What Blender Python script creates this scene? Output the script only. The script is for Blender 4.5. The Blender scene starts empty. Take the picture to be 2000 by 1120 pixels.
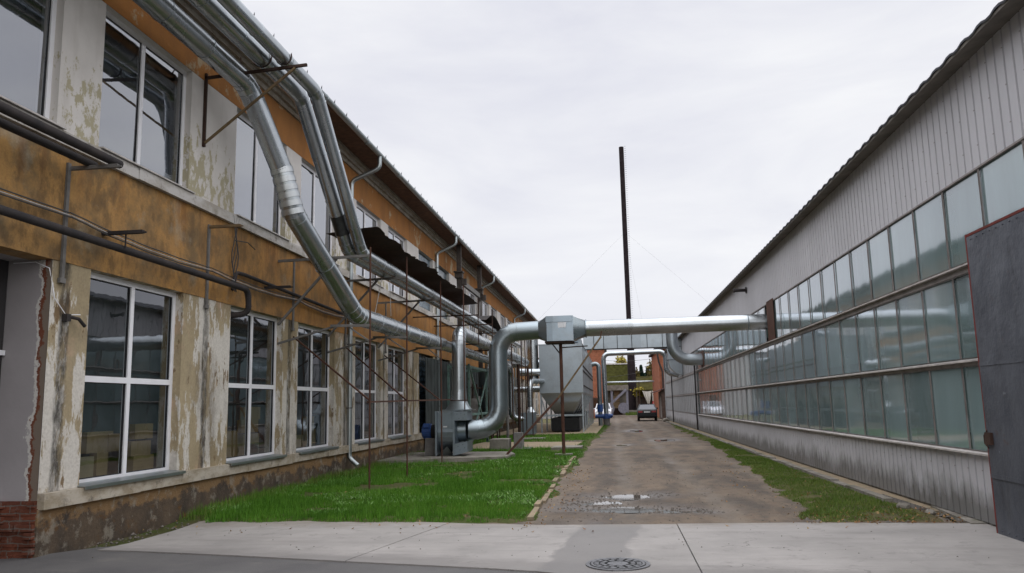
import bpy, bmesh, math, random
import numpy as np
from mathutils import Vector, Matrix
random.seed(7)
RNG = np.random.default_rng(11)
R = math.radians
scn = bpy.context.scene
col = bpy.data.collections.new("yard"); scn.collection.children.link(col)

# ------------------------------------------------------------------ camera model
F = 1550.0; H = 1.6
v1 = Vector((200, 227, F)).normalized()
_xv = -230.0; _yv = -(F * F + 200 * _xv) / 227
upv = Vector((_xv, _yv, F)).normalized()
rtv = v1.cross(upv)
if rtv.x < 0: rtv = -rtv
CAM = Vector((0, 0, H))
def ray(u, v):
    d = Vector((u - 1000, v - 560, F)); return Vector((d.dot(rtv), d.dot(v1), d.dot(upv)))
def ax(u, v, x): r = ray(u, v); return CAM + r * (x / r.x)
def ay(u, v, y): r = ray(u, v); return CAM + r * (y / r.y)
def az(u, v, z=0.0): r = ray(u, v); return CAM + r * ((z - H) / r.z)

cd = bpy.data.cameras.new("camera"); cam = bpy.data.objects.new("camera", cd); scn.collection.objects.link(cam)
cd.sensor_width = 36.0; cd.lens = 36.0 * F / 2000.0; cd.clip_end = 3000; cd.clip_start = 0.05
xr = Vector((rtv.x, v1.x, upv.x)); yd = Vector((rtv.y, v1.y, upv.y)); zf = Vector((rtv.z, v1.z, upv.z))
m = Matrix(((xr.x, -yd.x, -zf.x), (xr.y, -yd.y, -zf.y), (xr.z, -yd.z, -zf.z)))
# rows above are world axes of camera x / up / back
ex = Vector((rtv.x, v1.x, upv.x)); ey = -Vector((rtv.y, v1.y, upv.y)); ez = -Vector((rtv.z, v1.z, upv.z))
M4 = Matrix.Identity(4)
for i in range(3):
    M4[i][0] = ex[i]; M4[i][1] = ey[i]; M4[i][2] = ez[i]; M4[i][3] = CAM[i]
cam.matrix_world = M4
scn.camera = cam

# ------------------------------------------------------------------ materials
class Mat:
    def __init__(s, name):
        s.m = bpy.data.materials.new(name); s.m.use_nodes = True
        s.t = s.m.node_tree; s.L = s.t.links
        s.p = s.t.nodes["Principled BSDF"]; s.out = s.t.nodes["Material Output"]
        s.geo = s.t.nodes.new("ShaderNodeNewGeometry")
    def put(s, sock, v):
        if isinstance(v, bpy.types.NodeSocket): s.L.new(v, sock)
        elif isinstance(v, (tuple, list)):
            sock.default_value = (*v, 1.0) if len(v) == 3 and sock.type == 'RGBA' else v
        else: sock.default_value = v
    def vec(s, sc=(1, 1, 1), off=(0, 0, 0), src=None):
        n = s.t.nodes.new("ShaderNodeMapping"); s.L.new(src or s.geo.outputs["Position"], n.inputs[0])
        n.inputs["Scale"].default_value = sc; n.inputs["Location"].default_value = off
        return n.outputs[0]
    def noise(s, scale, detail=6, rough=.6, sc=(1, 1, 1), off=(0, 0, 0), dist=0.0):
        n = s.t.nodes.new("ShaderNodeTexNoise"); s.L.new(s.vec(sc, off), n.inputs["Vector"])
        n.inputs["Scale"].default_value = scale; n.inputs["Detail"].default_value = detail
        n.inputs["Roughness"].default_value = rough; n.inputs["Distortion"].default_value = dist
        return n.outputs["Fac"]
    def voro(s, scale, sc=(1, 1, 1), feat='F1', out="Color"):
        n = s.t.nodes.new("ShaderNodeTexVoronoi"); s.L.new(s.vec(sc), n.inputs["Vector"])
        n.inputs["Scale"].default_value = scale; n.feature = feat
        return n.outputs[out]
    def ramp(s, f, pts, interp='LINEAR'):
        n = s.t.nodes.new("ShaderNodeValToRGB"); n.color_ramp.interpolation = interp
        s.L.new(f, n.inputs[0]); e = n.color_ramp.elements
        while len(e) < len(pts): e.new(.5)
        for k, (p, c) in enumerate(pts):
            e[k].position = p; e[k].color = (c, c, c, 1) if not isinstance(c, (tuple, list)) else (*c, 1)
        return n.outputs[0]
    def mix(s, f, a, b, mode='MIX'):
        n = s.t.nodes.new("ShaderNodeMix"); n.data_type = 'RGBA'; n.blend_type = mode
        s.put(n.inputs[0], f); s.put(n.inputs[6], a); s.put(n.inputs[7], b)
        return n.outputs[2]
    def math(s, op, a, b=0.0, c=0.0):
        n = s.t.nodes.new("ShaderNodeMath"); n.operation = op
        s.put(n.inputs[0], a); s.put(n.inputs[1], b); s.put(n.inputs[2], c); return n.outputs[0]
    def xyz(s, k):
        n = s.t.nodes.new("ShaderNodeSeparateXYZ"); s.L.new(s.geo.outputs["Position"], n.inputs[0]); return n.outputs[k]
    def attr(s, name):
        n = s.t.nodes.new("ShaderNodeAttribute"); n.attribute_name = name; return n
    def bump(s, h, strength=.3, dist=.02):
        n = s.t.nodes.new("ShaderNodeBump"); n.inputs["Strength"].default_value = strength
        n.inputs["Distance"].default_value = dist; s.L.new(h, n.inputs["Height"]); s.L.new(n.outputs[0], s.p.inputs["Normal"]); return n.outputs[0]
    def set(s, col=None, rough=None, metal=None, spec=None):
        if col is not None: s.put(s.p.inputs["Base Color"], col)
        if rough is not None: s.put(s.p.inputs["Roughness"], rough)
        if metal is not None: s.put(s.p.inputs["Metallic"], metal)
        if spec is not None: s.put(s.p.inputs["Specular IOR Level"], spec)
        return s.m

def simple(name, c, rough=.7, metal=0.0, var=.35, scale=6, spec=None, bump=0.0):
    s = Mat(name)
    n = s.noise(scale, 6)
    lo = tuple(x * (1 - var) for x in c); hi = tuple(min(1, x * (1 + var)) for x in c)
    c2 = s.ramp(n, [(.3, lo), (.7, hi)])
    s.set(c2, rough, metal, spec)
    if bump: s.bump(s.noise(scale * 5, 6), bump, .01)
    return s.m

def make_plaster(name, A, B, dark, grey, dk=.6, gk=.6, off=0.0):
    s = Mat(name)
    n1 = s.noise(.7, 9, .62, off=(off, off, 0)); n2 = s.noise(1.8, 9, .65, sc=(1, 1, .28), off=(0, off + 3, 0)); n3 = s.noise(1.0, 10, .7, off=(4, off + 9, 2))
    n4 = s.noise(40, 4)
    c = s.mix(s.ramp(n1, [(.36, 0), (.62, 1)]), A, B)
    c = s.mix(s.math('MULTIPLY', s.ramp(n2, [(.45, 0), (.72, 1)]), dk), c, dark)
    c = s.mix(s.math('MULTIPLY', s.ramp(n3, [(.57, 0), (.61, 1)]), gk), c, grey)
    c = s.mix(s.math('MULTIPLY', s.ramp(n4, [(.35, 0), (.7, 1)]), .22), c, dark)
    s.bump(s.noise(18, 8, .7), .35, .02)
    return s.set(c, .9, 0, .2)

M = {}
def make_band():
    s = Mat('ochre_plaster'); y = s.xyz(1)
    n1 = s.noise(.55, 9, .6); n2 = s.noise(1.5, 10, .68, off=(0, 3, 0)); n3 = s.noise(3.2, 10, .72, sc=(1, 1, .6), off=(4, 9, 2)); n5 = s.noise(1.1, 9, .66, off=(8, 2, 6))
    near = s.math('SUBTRACT', 1.25, s.math('MULTIPLY', y, .052)); near = s.math('MINIMUM', s.math('MAXIMUM', near, .12), 1.0)   # older, browner coat at the gateway end
    c = s.mix(s.ramp(n1, [(.36, 0), (.62, 1)]), (.43, .245, .08), (.35, .22, .095))
    c = s.mix(near, (.44, .20, .056), c)
    c = s.mix(s.math('MULTIPLY', s.ramp(n2, [(.42, 0), (.62, 1)]), s.math('MULTIPLY_ADD', near, .75, .30)), c, (.14, .105, .062))
    c = s.mix(s.math('MULTIPLY', s.ramp(n3, [(.48, 0), (.60, 1)]), s.math('MULTIPLY_ADD', near, .55, .18)), c, (.095, .064, .038))
    c = s.mix(s.math('MULTIPLY', s.ramp(n5, [(.56, 0), (.66, 1)]), s.math('MULTIPLY_ADD', near, .6, .15)), c, (.36, .31, .225))
    z = s.xyz(2); dr = s.math('MULTIPLY', s.ramp(s.noise(3.5, 8, .7, sc=(1, 1, .10), off=(2, 6, 1)), [(.50, 0), (.62, 1)]), s.ramp(s.math('SUBTRACT', z, 4.0), [(.1, 0), (.95, 1)]))
    c = s.mix(s.math('MULTIPLY', dr, .6), c, (.17, .065, .022))
    c = s.mix(s.math('MULTIPLY', s.ramp(s.noise(35, 5), [(.4, 0), (.72, 1)]), .25), c, (.12, .075, .04))
    s.bump(s.noise(18, 8, .7), .35, .02); return s.set(c, .9, 0, .2)
M['band'] = make_band()
M['orange'] = make_plaster('orange_plaster', (.40, .17, .048), (.34, .155, .052), (.17, .09, .045), (.44, .36, .24), .6, .9, 7)

def make_pier():
    s = Mat('peeling_pier_plaster')
    y = s.xyz(1); z = s.xyz(2)
    n1 = s.noise(1.1, 8, .65, off=(0, 2, 0)); base = s.mix(s.ramp(n1, [(.35, 0), (.65, 1)]), (.41, .335, .215), (.30, .24, .15))
    pink = s.ramp(s.noise(1.6, 6, off=(3, 8, 5)), [(.58, 0), (.66, 1)]); base = s.mix(s.math('MULTIPLY', pink, .6), base, (.50, .34, .24))
    fl = s.noise(3.2, 12, .72, sc=(1, 1, .30), off=(1, 1, 1)); lowz = s.math('MULTIPLY_ADD', z, -.032, .078)
    fl = s.math('ADD', s.math('ADD', fl, lowz), s.math('MULTIPLY', s.math('SUBTRACT', s.noise(.42, 3, .5, off=(2, 5, 2)), .5), .32))
    c = s.mix(s.ramp(fl, [(.498, 0), (.522, 1)]), base, (.62, .585, .53))
    br = s.noise(2.6, 10, .7, sc=(1, 1, .42), off=(6, 4, 0)); c = s.mix(s.ramp(br, [(.60, 0), (.625, 1)]), c, (.20, .135, .075))
    # dark drips under the old strap irons, one on each wall pier
    ph = s.math('MULTIPLY', s.math('SUBTRACT', y, 12.42), 2 * math.pi / 3.455)
    k = s.math('ADD', s.math('COSINE', ph), s.math('MULTIPLY', s.math('SUBTRACT', s.noise(5, 8, .7, sc=(1, 1, .35)), .5), .05))
    dr = s.math('MULTIPLY', s.ramp(k, [(.982, 0), (.994, 1)]), s.ramp(s.noise(9, 8, .75, sc=(1, 1, .4), off=(2, 2, 2)), [(.36, .25), (.6, 1)]))
    so_ = s.noise(1.25, 9, .7, sc=(1, 1, .45), off=(11, 3, 7)); c = s.mix(s.math('MULTIPLY', s.ramp(so_, [(.52, 0), (.68, 1)]), .6), c, (.15, .125, .10)); c = s.mix(s.math('MULTIPLY', dr, .92), c, (.04, .038, .036))
    c = s.mix(s.math('MULTIPLY', s.ramp(s.noise(30, 5), [(.4, 0), (.75, 1)]), .3), c, (.12, .09, .06))
    s.bump(fl, 1.0, .02)
    return s.set(c, .9, 0, .2)
M['pier'] = make_pier()

def make_white_pier():
    s = Mat('white_flaking_paint')
    z = s.xyz(2)
    n = s.noise(6.0, 12, .76, sc=(1, 1, .55)); g = s.math('MULTIPLY', s.math('SUBTRACT', 6.0, z), .12); g = s.math('ADD', g, s.math('MULTIPLY', s.math('SUBTRACT', s.noise(.8, 3, .5, off=(3, 1, 1)), .5), .45))
    f = s.math('ADD', n, s.math('MAXIMUM', g, -.12))
    c = s.mix(s.ramp(f, [(.592, 0), (.612, 1)]), s.ramp(s.noise(2, 8), [(.3, (.56, .53, .50)), (.7, (.66, .63, .60))]), (.40, .36, .25))
    c = s.mix(s.math('MULTIPLY', s.ramp(s.noise(2.5, 8, sc=(1, 1, .15), off=(3, 3, 3)), [(.55, 0), (.8, 1)]), .4), c, (.28, .24, .19))
    s.bump(f, .4, .008)
    return s.set(c, .85, 0, .2)
M['white_pier'] = make_white_pier()
M['plinth'] = None
def make_plinth():
    s = Mat('damp_plinth_render'); z = s.xyz(2)
    n = s.noise(1.8, 10, .7); c = s.mix(s.ramp(n, [(.38, 0), (.62, 1)]), (.13, .095, .066), (.062, .05, .042))
    t = s.math('ADD', s.math('MULTIPLY', z, 1.3), s.math('MULTIPLY', s.noise(2.3, 9, .7, off=(5, 5, 5)), 1.0))
    c = s.mix(s.math('MULTIPLY', s.ramp(t, [(.92, 0), (1.25, 1)]), .8), c, (.27, .165, .08))
    o = s.noise(2.0, 9, .7, sc=(1, 1, 1.6), off=(9, 1, 1)); c = s.mix(s.math('MULTIPLY', s.ramp(o, [(.57, 0), (.66, 1)]), .75), c, (.15, .07, .02))
    c = s.mix(s.math('MULTIPLY', s.ramp(s.noise(4, 9, .7, off=(1, 7, 1)), [(.54, 0), (.62, 1)]), .6), c, (.30, .27, .22))
    s.bump(s.noise(9, 9, .75), .8, .04)
    return s.set(c, .95, 0, .15)
M['plinth'] = make_plinth()
def make_ledge(name, A, B):
    s = Mat(name); n = s.noise(3.0, 10, .7, sc=(1, .6, 1.5))
    c = s.mix(s.ramp(n, [(.42, 0), (.6, 1)]), A, B)
    c = s.mix(s.math('MULTIPLY', s.ramp(s.noise(6, 8, .7, off=(4, 4, 4)), [(.56, 0), (.68, 1)]), .7), c, (.10, .085, .07))
    s.bump(n, .5, .015); return s.set(c, .9, 0, .2)
M['ledge'] = make_ledge('dirty_ledge', (.46, .41, .34), (.30, .25, .18))
M['upper_ledge'] = make_ledge('white_ledge', (.50, .48, .46), (.36, .33, .29))
M['cornice'] = make_ledge('cornice_plaster', (.40, .37, .32), (.28, .24, .19))
M['grey_render'] = make_ledge('grey_render', (.33, .31, .31), (.37, .35, .34))
def make_reveal():
    s = Mat('gateway_reveal_render'); x = s.xyz(0)
    e = s.math('ADD', x, s.math('MULTIPLY', s.math('SUBTRACT', s.noise(3.2, 10, .7, sc=(1, 1, .8)), .5), .42))
    c = s.mix(s.ramp(s.noise(1.2, 6), [(.3, 0), (.7, 1)]), (.36, .335, .34), (.30, .28, .285))
    ee = s.math('ADD', e, 7.0)
    c = s.mix(s.ramp(ee, [(.155, 0), (.165, 1)]), c, (.55, .53, .50))
    c = s.mix(s.ramp(ee, [(.195, 0), (.205, 1)]), c, (.16, .055, .032))
    c = s.mix(s.ramp(ee, [(.235, 0), (.25, 1)]), c, (.19, .15, .12))
    s.bump(ee, .5, .03)
    return s.set(c, .9, 0, .2)
M['reveal'] = make_reveal()
def make_brick(name, c1, c2, mort, scale=1.0, rotz=0.0, rough_edges=.02):
    s = Mat(name)
    mp = s.t.nodes.new("ShaderNodeMapping"); s.L.new(s.geo.outputs["Position"], mp.inputs[0])
    mp.inputs["Rotation"].default_value = (R(90), 0, 0); 
    cx = s.t.nodes.new("ShaderNodeSeparateXYZ"); s.L.new(s.geo.outputs["Position"], cx.inputs[0])
    h = s.math('ADD', cx.outputs[0], cx.outputs[1])
    cb = s.t.nodes.new("ShaderNodeCombineXYZ")
    s.L.new(s.math('ADD', h, s.math('MULTIPLY', s.noise(6, 4), rough_edges)), cb.inputs[0]); s.L.new(s.math('ADD', cx.outputs[2], s.math('MULTIPLY', s.noise(7, 4, off=(3, 3, 3)), rough_edges)), cb.inputs[1])
    b = s.t.nodes.new("ShaderNodeTexBrick"); s.L.new(cb.outputs[0], b.inputs["Vector"])
    b.inputs["Scale"].default_value = scale; b.inputs["Brick Width"].default_value = .26; b.inputs["Row Height"].default_value = .085
    b.inputs["Mortar Size"].default_value = .008; b.inputs["Color1"].default_value = (*c1, 1); b.inputs["Color2"].default_value = (*c2, 1); b.inputs["Mortar"].default_value = (*mort, 1)
    b.inputs["Bias"].default_value = -.2
    c = s.mix(s.math('MULTIPLY', s.ramp(s.noise(3, 9, .7), [(.42, 0), (.66, 1)]), .7), b.outputs["Color"], tuple(x * .35 for x in c1))
    c = s.mix(s.math('MULTIPLY', s.ramp(s.noise(4.5, 9, .7, off=(7, 2, 1)), [(.57, 0), (.66, 1)]), .6), c, mort)
    hgt = s.math('ADD', s.math('MULTIPLY', b.outputs["Fac"], -1.0), s.math('MULTIPLY', s.noise(20, 6), .5))
    s.bump(hgt, .7, .02)
    return s.set(c, .92, 0, .2)
M['old_brick'] = make_brick('crumbling_brick', (.19, .062, .036), (.13, .05, .034), (.17, .14, .12), rough_edges=.05)
M['orange_brick'] = make_brick('orange_brick', (.37, .13, .072), (.31, .105, .06), (.30, .18, .12))
def make_galv(name, base, rough=.34, dirt=.25):
    s = Mat(name)
    v = s.voro(38, out="Color"); bw = s.math('MULTIPLY', v, 1.0)
    sp = s.ramp(bw, [(.0, tuple(x * .96 for x in base)), (1, tuple(min(1, x * 1.04) for x in base))])
    n = s.noise(2.2, 9, .7); c = s.mix(s.math('MULTIPLY', s.ramp(n, [(.46, 0), (.66, 1)]), dirt), sp, (.25, .25, .235)); c = s.mix(s.math('MULTIPLY', s.ramp(s.noise(1.1, 7, .65, off=(7, 3, 3)), [(.5, 0), (.68, 1)]), dirt), c, tuple(x * .72 for x in base))
    wn = s.t.nodes.new("ShaderNodeTexWhiteNoise"); wn.noise_dimensions = '1D'; s.L.new(s.math('FLOOR', s.math('MULTIPLY', s.math('ADD', s.xyz(0), s.xyz(1)), .8)), wn.inputs["W"])
    c = s.mix(s.math('MULTIPLY', wn.outputs["Value"], .30), c, tuple(x * .55 for x in base))
    r = s.math('ADD', s.math('MULTIPLY', s.noise(2, 4, .5), .20), s.math('MULTIPLY_ADD', wn.outputs["Value"], .10, rough - .20))
    s.bump(s.noise(2.2, 2), .035, .03)
    return s.set(c, r, .92)
M['galv'] = make_galv('galvanized_duct', (.455, .49, .515), .30, .28)
M['galv_dark'] = make_galv('weathered_galvanized', (.29, .335, .36), .38, .3)
M['galv_filter'] = make_galv('filter_sheet', (.36, .405, .44), .42, .35)
M['galv_band'] = make_galv('duct_seam_band', (.52, .545, .56), .38, .3)
M['zinc'] = make_galv('zinc_gutter', (.42, .46, .47), .42, .3)
M['patch'] = simple('dark_patched_duct', (.055, .058, .06), .42, .6, .4, 5)
M['fan_paint'] = make_galv('grey_blue_casing', (.31, .37, .42), .45, .3)
M['blue'] = simple('blue_paint', (.022, .07, .24), .45, 0, .3, 8)
def make_rust(name, A, B, scale=5):
    s = Mat(name); n = s.noise(scale, 10, .7); c = s.mix(s.ramp(n, [(.35, 0), (.65, 1)]), A, B)
    s.bump(s.noise(40, 5), .4, .006); return s.set(c, .85, .15, .3)
M['rust'] = make_rust('rusty_steel', (.062, .030, .022), (.105, .050, .034))
M['rust_dark'] = make_rust('dark_rusty_steel', (.035, .022, .018), (.065, .036, .026))
M['rust_light'] = make_rust('pale_rusty_strut', (.20, .145, .075), (.13, .085, .05))
M['steel_grey'] = make_rust('grey_steel', (.13, .125, .12), (.20, .19, .18), 7)
M['black_pipe'] = make_rust('black_pipe', (.028, .026, .028), (.05, .042, .04), 4)
M['cable'] = simple('cable_sheath', (.035, .035, .037), .6)
M['cable_pale'] = simple('pale_cable', (.38, .37, .36), .6)
M['green_steel'] = simple('pale_green_steel', (.12, .20, .18), .6, .2, .4, 7)
M['pvc'] = simple('white_pvc', (.80, .80, .83), .4, 0, .06, 3)
M['gasket'] = simple('dark_gasket', (.02, .02, .022), .7)
M['wood_dark'] = simple('dark_tarred_wood', (.05, .04, .034), .9, 0, .5, 9, bump=.5)
M['soffit'] = simple('brown_soffit_boards', (.115, .062, .04), .9, 0, .4, 7, bump=.4)
M['roof_dark'] = simple('dark_roof_sheet', (.035, .036, .045), .7, 0, .3, 5)
M['interior'] = simple('dim_interior', (.10, .105, .11), .9, 0, .4, 1.2)
M['inner_metal'] = simple('inner_racking', (.16, .17, .17), .6, 0, .4, 2)
M['card'] = simple('kraft_cardboard', (.42, .29, .135), .85, 0, .15, 3)
M['card_pale'] = simple('pale_cardboard', (.45, .36, .22), .85, 0, .15, 3)
M['film'] = simple('crumpled_film', (.35, .45, .43), .35, 0, .3, 9, bump=.6)
def make_glass(name, tint, refl, wav=.06, spec_rough=.01, warp=2.2, milk=0.0, milkc=(.3, .4, .4)):
    s = Mat(name); nt = s.t.nodes
    nt.remove(s.p)
    tr = nt.new("ShaderNodeBsdfTransparent"); tr.inputs[0].default_value = (*tint, 1)
    gl = nt.new("ShaderNodeBsdfGlossy"); gl.inputs["Roughness"].default_value = spec_rough; gl.inputs["Color"].default_value = (.93, .95, 1, 1)
    lw = nt.new("ShaderNodeLayerWeight"); lw.inputs[0].default_value = .5
    if milk:
        df = nt.new("ShaderNodeBsdfDiffuse"); ix = s.math('FLOOR', s.math('DIVIDE', s.math('SUBTRACT', s.xyz(1), 10.0), 1.088)); iz = s.math('FLOOR', s.math('DIVIDE', s.math('SUBTRACT', s.xyz(2), .85), 1.155))
        wn = nt.new("ShaderNodeTexWhiteNoise"); wn.noise_dimensions = '2D'; cb = nt.new("ShaderNodeCombineXYZ"); s.L.new(ix, cb.inputs[0]); s.L.new(iz, cb.inputs[1]); s.L.new(cb.outputs[0], wn.inputs["Vector"])
        s.put(df.inputs[0], s.ramp(wn.outputs["Value"], [(0, tuple(x * .72 for x in milkc)), (.35, tuple(x * .95 for x in milkc)), (.7, tuple(x * 1.05 for x in milkc)), (1, tuple(x * 1.16 for x in milkc))])); m0 = nt.new("ShaderNodeMixShader"); s.put(m0.inputs[0], s.math('MULTIPLY_ADD', s.noise(.8, 6, .6, sc=(1, 1, .25)), milk, milk * .5)); s.L.new(tr.outputs[0], m0.inputs[1]); s.L.new(df.outputs[0], m0.inputs[2]); tr = m0
    f = s.math('POWER', lw.outputs["Facing"], 3.6); f = s.math('MULTIPLY_ADD', f, 1 - refl, refl)
    b = nt.new("ShaderNodeBump"); b.inputs["Strength"].default_value = wav; b.inputs["Distance"].default_value = .05
    s.L.new(s.noise(warp, 2, .5, sc=(1, 1, .6)), b.inputs["Height"]); s.L.new(b.outputs[0], gl.inputs["Normal"])
    mx = nt.new("ShaderNodeMixShader"); s.L.new(f, mx.inputs[0]); s.L.new(tr.outputs[0], mx.inputs[1]); s.L.new(gl.outputs[0], mx.inputs[2])
    s.L.new(mx.outputs[0], s.out.inputs[0]); return s.m
M['glass'] = make_glass('window_glass', (.50, .55, .55), .12, .03)
M['glass_upper'] = make_glass('upper_window_glass', (.55, .6, .64), .30, .04, .012, 1.4)
M['glass_teal'] = make_glass('teal_profile_glass', (.50, .69, .68), .13, .06, .05, 1.2, .72, (.27, .36, .37))
M['glass_car'] = make_glass('car_glass', (.08, .10, .11), .05, .0)
def make_blocks():
    s = Mat('blue_glass_blocks')
    y = s.xyz(1); z = s.xyz(2)
    gy = s.math('ABSOLUTE', s.math('SUBTRACT', s.math('FRACT', s.math('MULTIPLY', y, 5.2)), .5)); gz = s.math('ABSOLUTE', s.math('SUBTRACT', s.math('FRACT', s.math('MULTIPLY', z, 5.2)), .5))
    g = s.math('MAXIMUM', gy, gz)
    c = s.mix(s.ramp(g, [(.43, 0), (.46, 1)]), s.ramp(s.voro(5.2), [(0, (.03, .065, .10)), (1, (.10, .16, .21))]), (.06, .065, .065))
    s.bump(g, .6, .02); return s.set(c, .18, 0, .6)
M['blocks'] = make_blocks()
def make_curtain():
    s = Mat('greenish_curtain'); y = s.xyz(1)
    n = s.noise(.9, 5, .6, sc=(1, 1, .05)); n2 = s.noise(9, 5, .6, sc=(1, 1, .04)); n3 = s.noise(1.3, 6, .6)
    c = s.ramp(n, [(.30, (.22, .29, .28)), (.5, (.46, .54, .52)), (.66, (.66, .72, .69))])
    c = s.mix(s.math('MULTIPLY', s.ramp(n2, [(.4, 0), (.62, 1)]), .45), c, (.15, .19, .18))
    c = s.mix(s.math('MULTIPLY', s.ramp(n3, [(.55, 0), (.7, 1)]), .4), c, (.25, .28, .24))
    return s.set(c, .9, 0, .1)
M['curtain'] = make_curtain()
def make_clad(name, base, dirty):
    s = Mat(name); z = s.xyz(2)
    n = s.noise(1.2, 7, .6, sc=(1, 1, .25)); c = s.mix(s.ramp(n, [(.3, 0), (.72, 1)]), base, tuple(x * .86 for x in base))
    if dirty:
        k = s.math('ADD', s.math('MULTIPLY', z, -1.0), s.math('MULTIPLY', s.noise(1.5, 9, .72, sc=(1, 1, .55), off=(2, 2, 2)), 1.05))
        st = s.noise(7, 8, .7, sc=(1, 1, .22), off=(3, 1, 8)); k = s.math('ADD', k, s.math('MULTIPLY', s.math('SUBTRACT', st, .5), .45))
        c = s.mix(s.math('MULTIPLY', s.ramp(k, [(.02, 0), (.32, .85)]), .92), c, (.075, .072, .058))
    else:
        st = s.noise(5, 7, .7, sc=(1, 1, .12), off=(3, 1, 8)); c = s.mix(s.math('MULTIPLY', s.ramp(st, [(.58, 0), (.8, 1)]), .25), c, (.3, .27, .24))
    wn = s.t.nodes.new("ShaderNodeTexWhiteNoise"); wn.noise_dimensions = '1D'; s.L.new(s.math('FLOOR', s.math('DIVIDE', s.xyz(1), 1.025)), wn.inputs["W"])
    c = s.mix(s.math('MULTIPLY', wn.outputs["Value"], .22), c, tuple(x * .62 for x in base))
    fy = s.math('ABSOLUTE', s.math('SUBTRACT', s.math('FRACT', s.math('DIVIDE', s.xyz(1), .41)), .4)); fz = s.math('ABSOLUTE', s.math('SUBTRACT', s.math('FRACT', s.math('DIVIDE', z, .44)), .5)); d2 = s.math('ADD', s.math('POWER', s.math('MULTIPLY', fy, .41), 2.0), s.math('POWER', s.math('MULTIPLY', fz, .44), 2.0))
    c = s.mix(s.math('MULTIPLY', s.math('LESS_THAN', d2, .00012), .6), c, (.16, .13, .11))
    return s.set(c, .55, 0, .35)
M['clad'] = make_clad('ribbed_cladding', (.565, .56, .59), False)
M['clad_low'] = make_clad('stained_ribbed_cladding', (.52, .515, .54), True)
M['rail'] = simple('pale_alu_rail', (.46, .43, .41), .55, .1, .3, 4)
M['mullion'] = simple('brown_grey_mullion', (.25, .225, .215), .6, .1, .3, 4)
M['panel'] = simple('grey_infill_panel', (.36, .37, .385), .6, 0, .18, 1.5)
M['eave_board'] = simple('brown_grey_eave_board', (.16, .145, .125), .8, 0, .3, 3)
def make_gate():
    s = Mat('galvanized_gate_sheet'); n = s.noise(2.5, 8, .65, sc=(1, 1, .5)); f = s.noise(55, 3)
    c = s.mix(s.ramp(n, [(.35, 0), (.7, 1)]), (.060, .066, .085), (.125, .135, .16))
    c = s.mix(s.math('MULTIPLY', s.ramp(f, [(.35, 0), (.7, 1)]), .35), c, (.17, .18, .20))
    c = s.mix(s.math('MULTIPLY', s.ramp(s.noise(6, 6, off=(2, 4, 4)), [(.68, 0), (.72, 1)]), .5), c, (.30, .32, .36))
    c = s.mix(s.math('MULTIPLY', s.ramp(s.noise(3, 9, .72, sc=(1, 1, .25), off=(1, 1, 5)), [(.56, 0), (.70, 1)]), .5), c, (.05, .045, .045)); sc_ = s.noise(14, 6, .8, sc=(1, 1, .08), off=(9, 9, 9)); c = s.mix(s.math('MULTIPLY', s.ramp(sc_, [(.62, 0), (.68, 1)]), .35), c, (.22, .23, .26)); rz = s.math('MULTIPLY', s.ramp(s.noise(4, 8, .75, off=(5, 1, 1)), [(.62, 0), (.72, 1)]), .6); c = s.mix(rz, c, (.12, .06, .035))
    s.bump(s.noise(1.5, 5, .6), .7, .05); return s.set(c, .5, .35, .4)
M['gate'] = make_gate()
M['red_paint'] = make_rust('red_oxide_paint', (.20, .035, .03), (.12, .035, .028))
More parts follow.
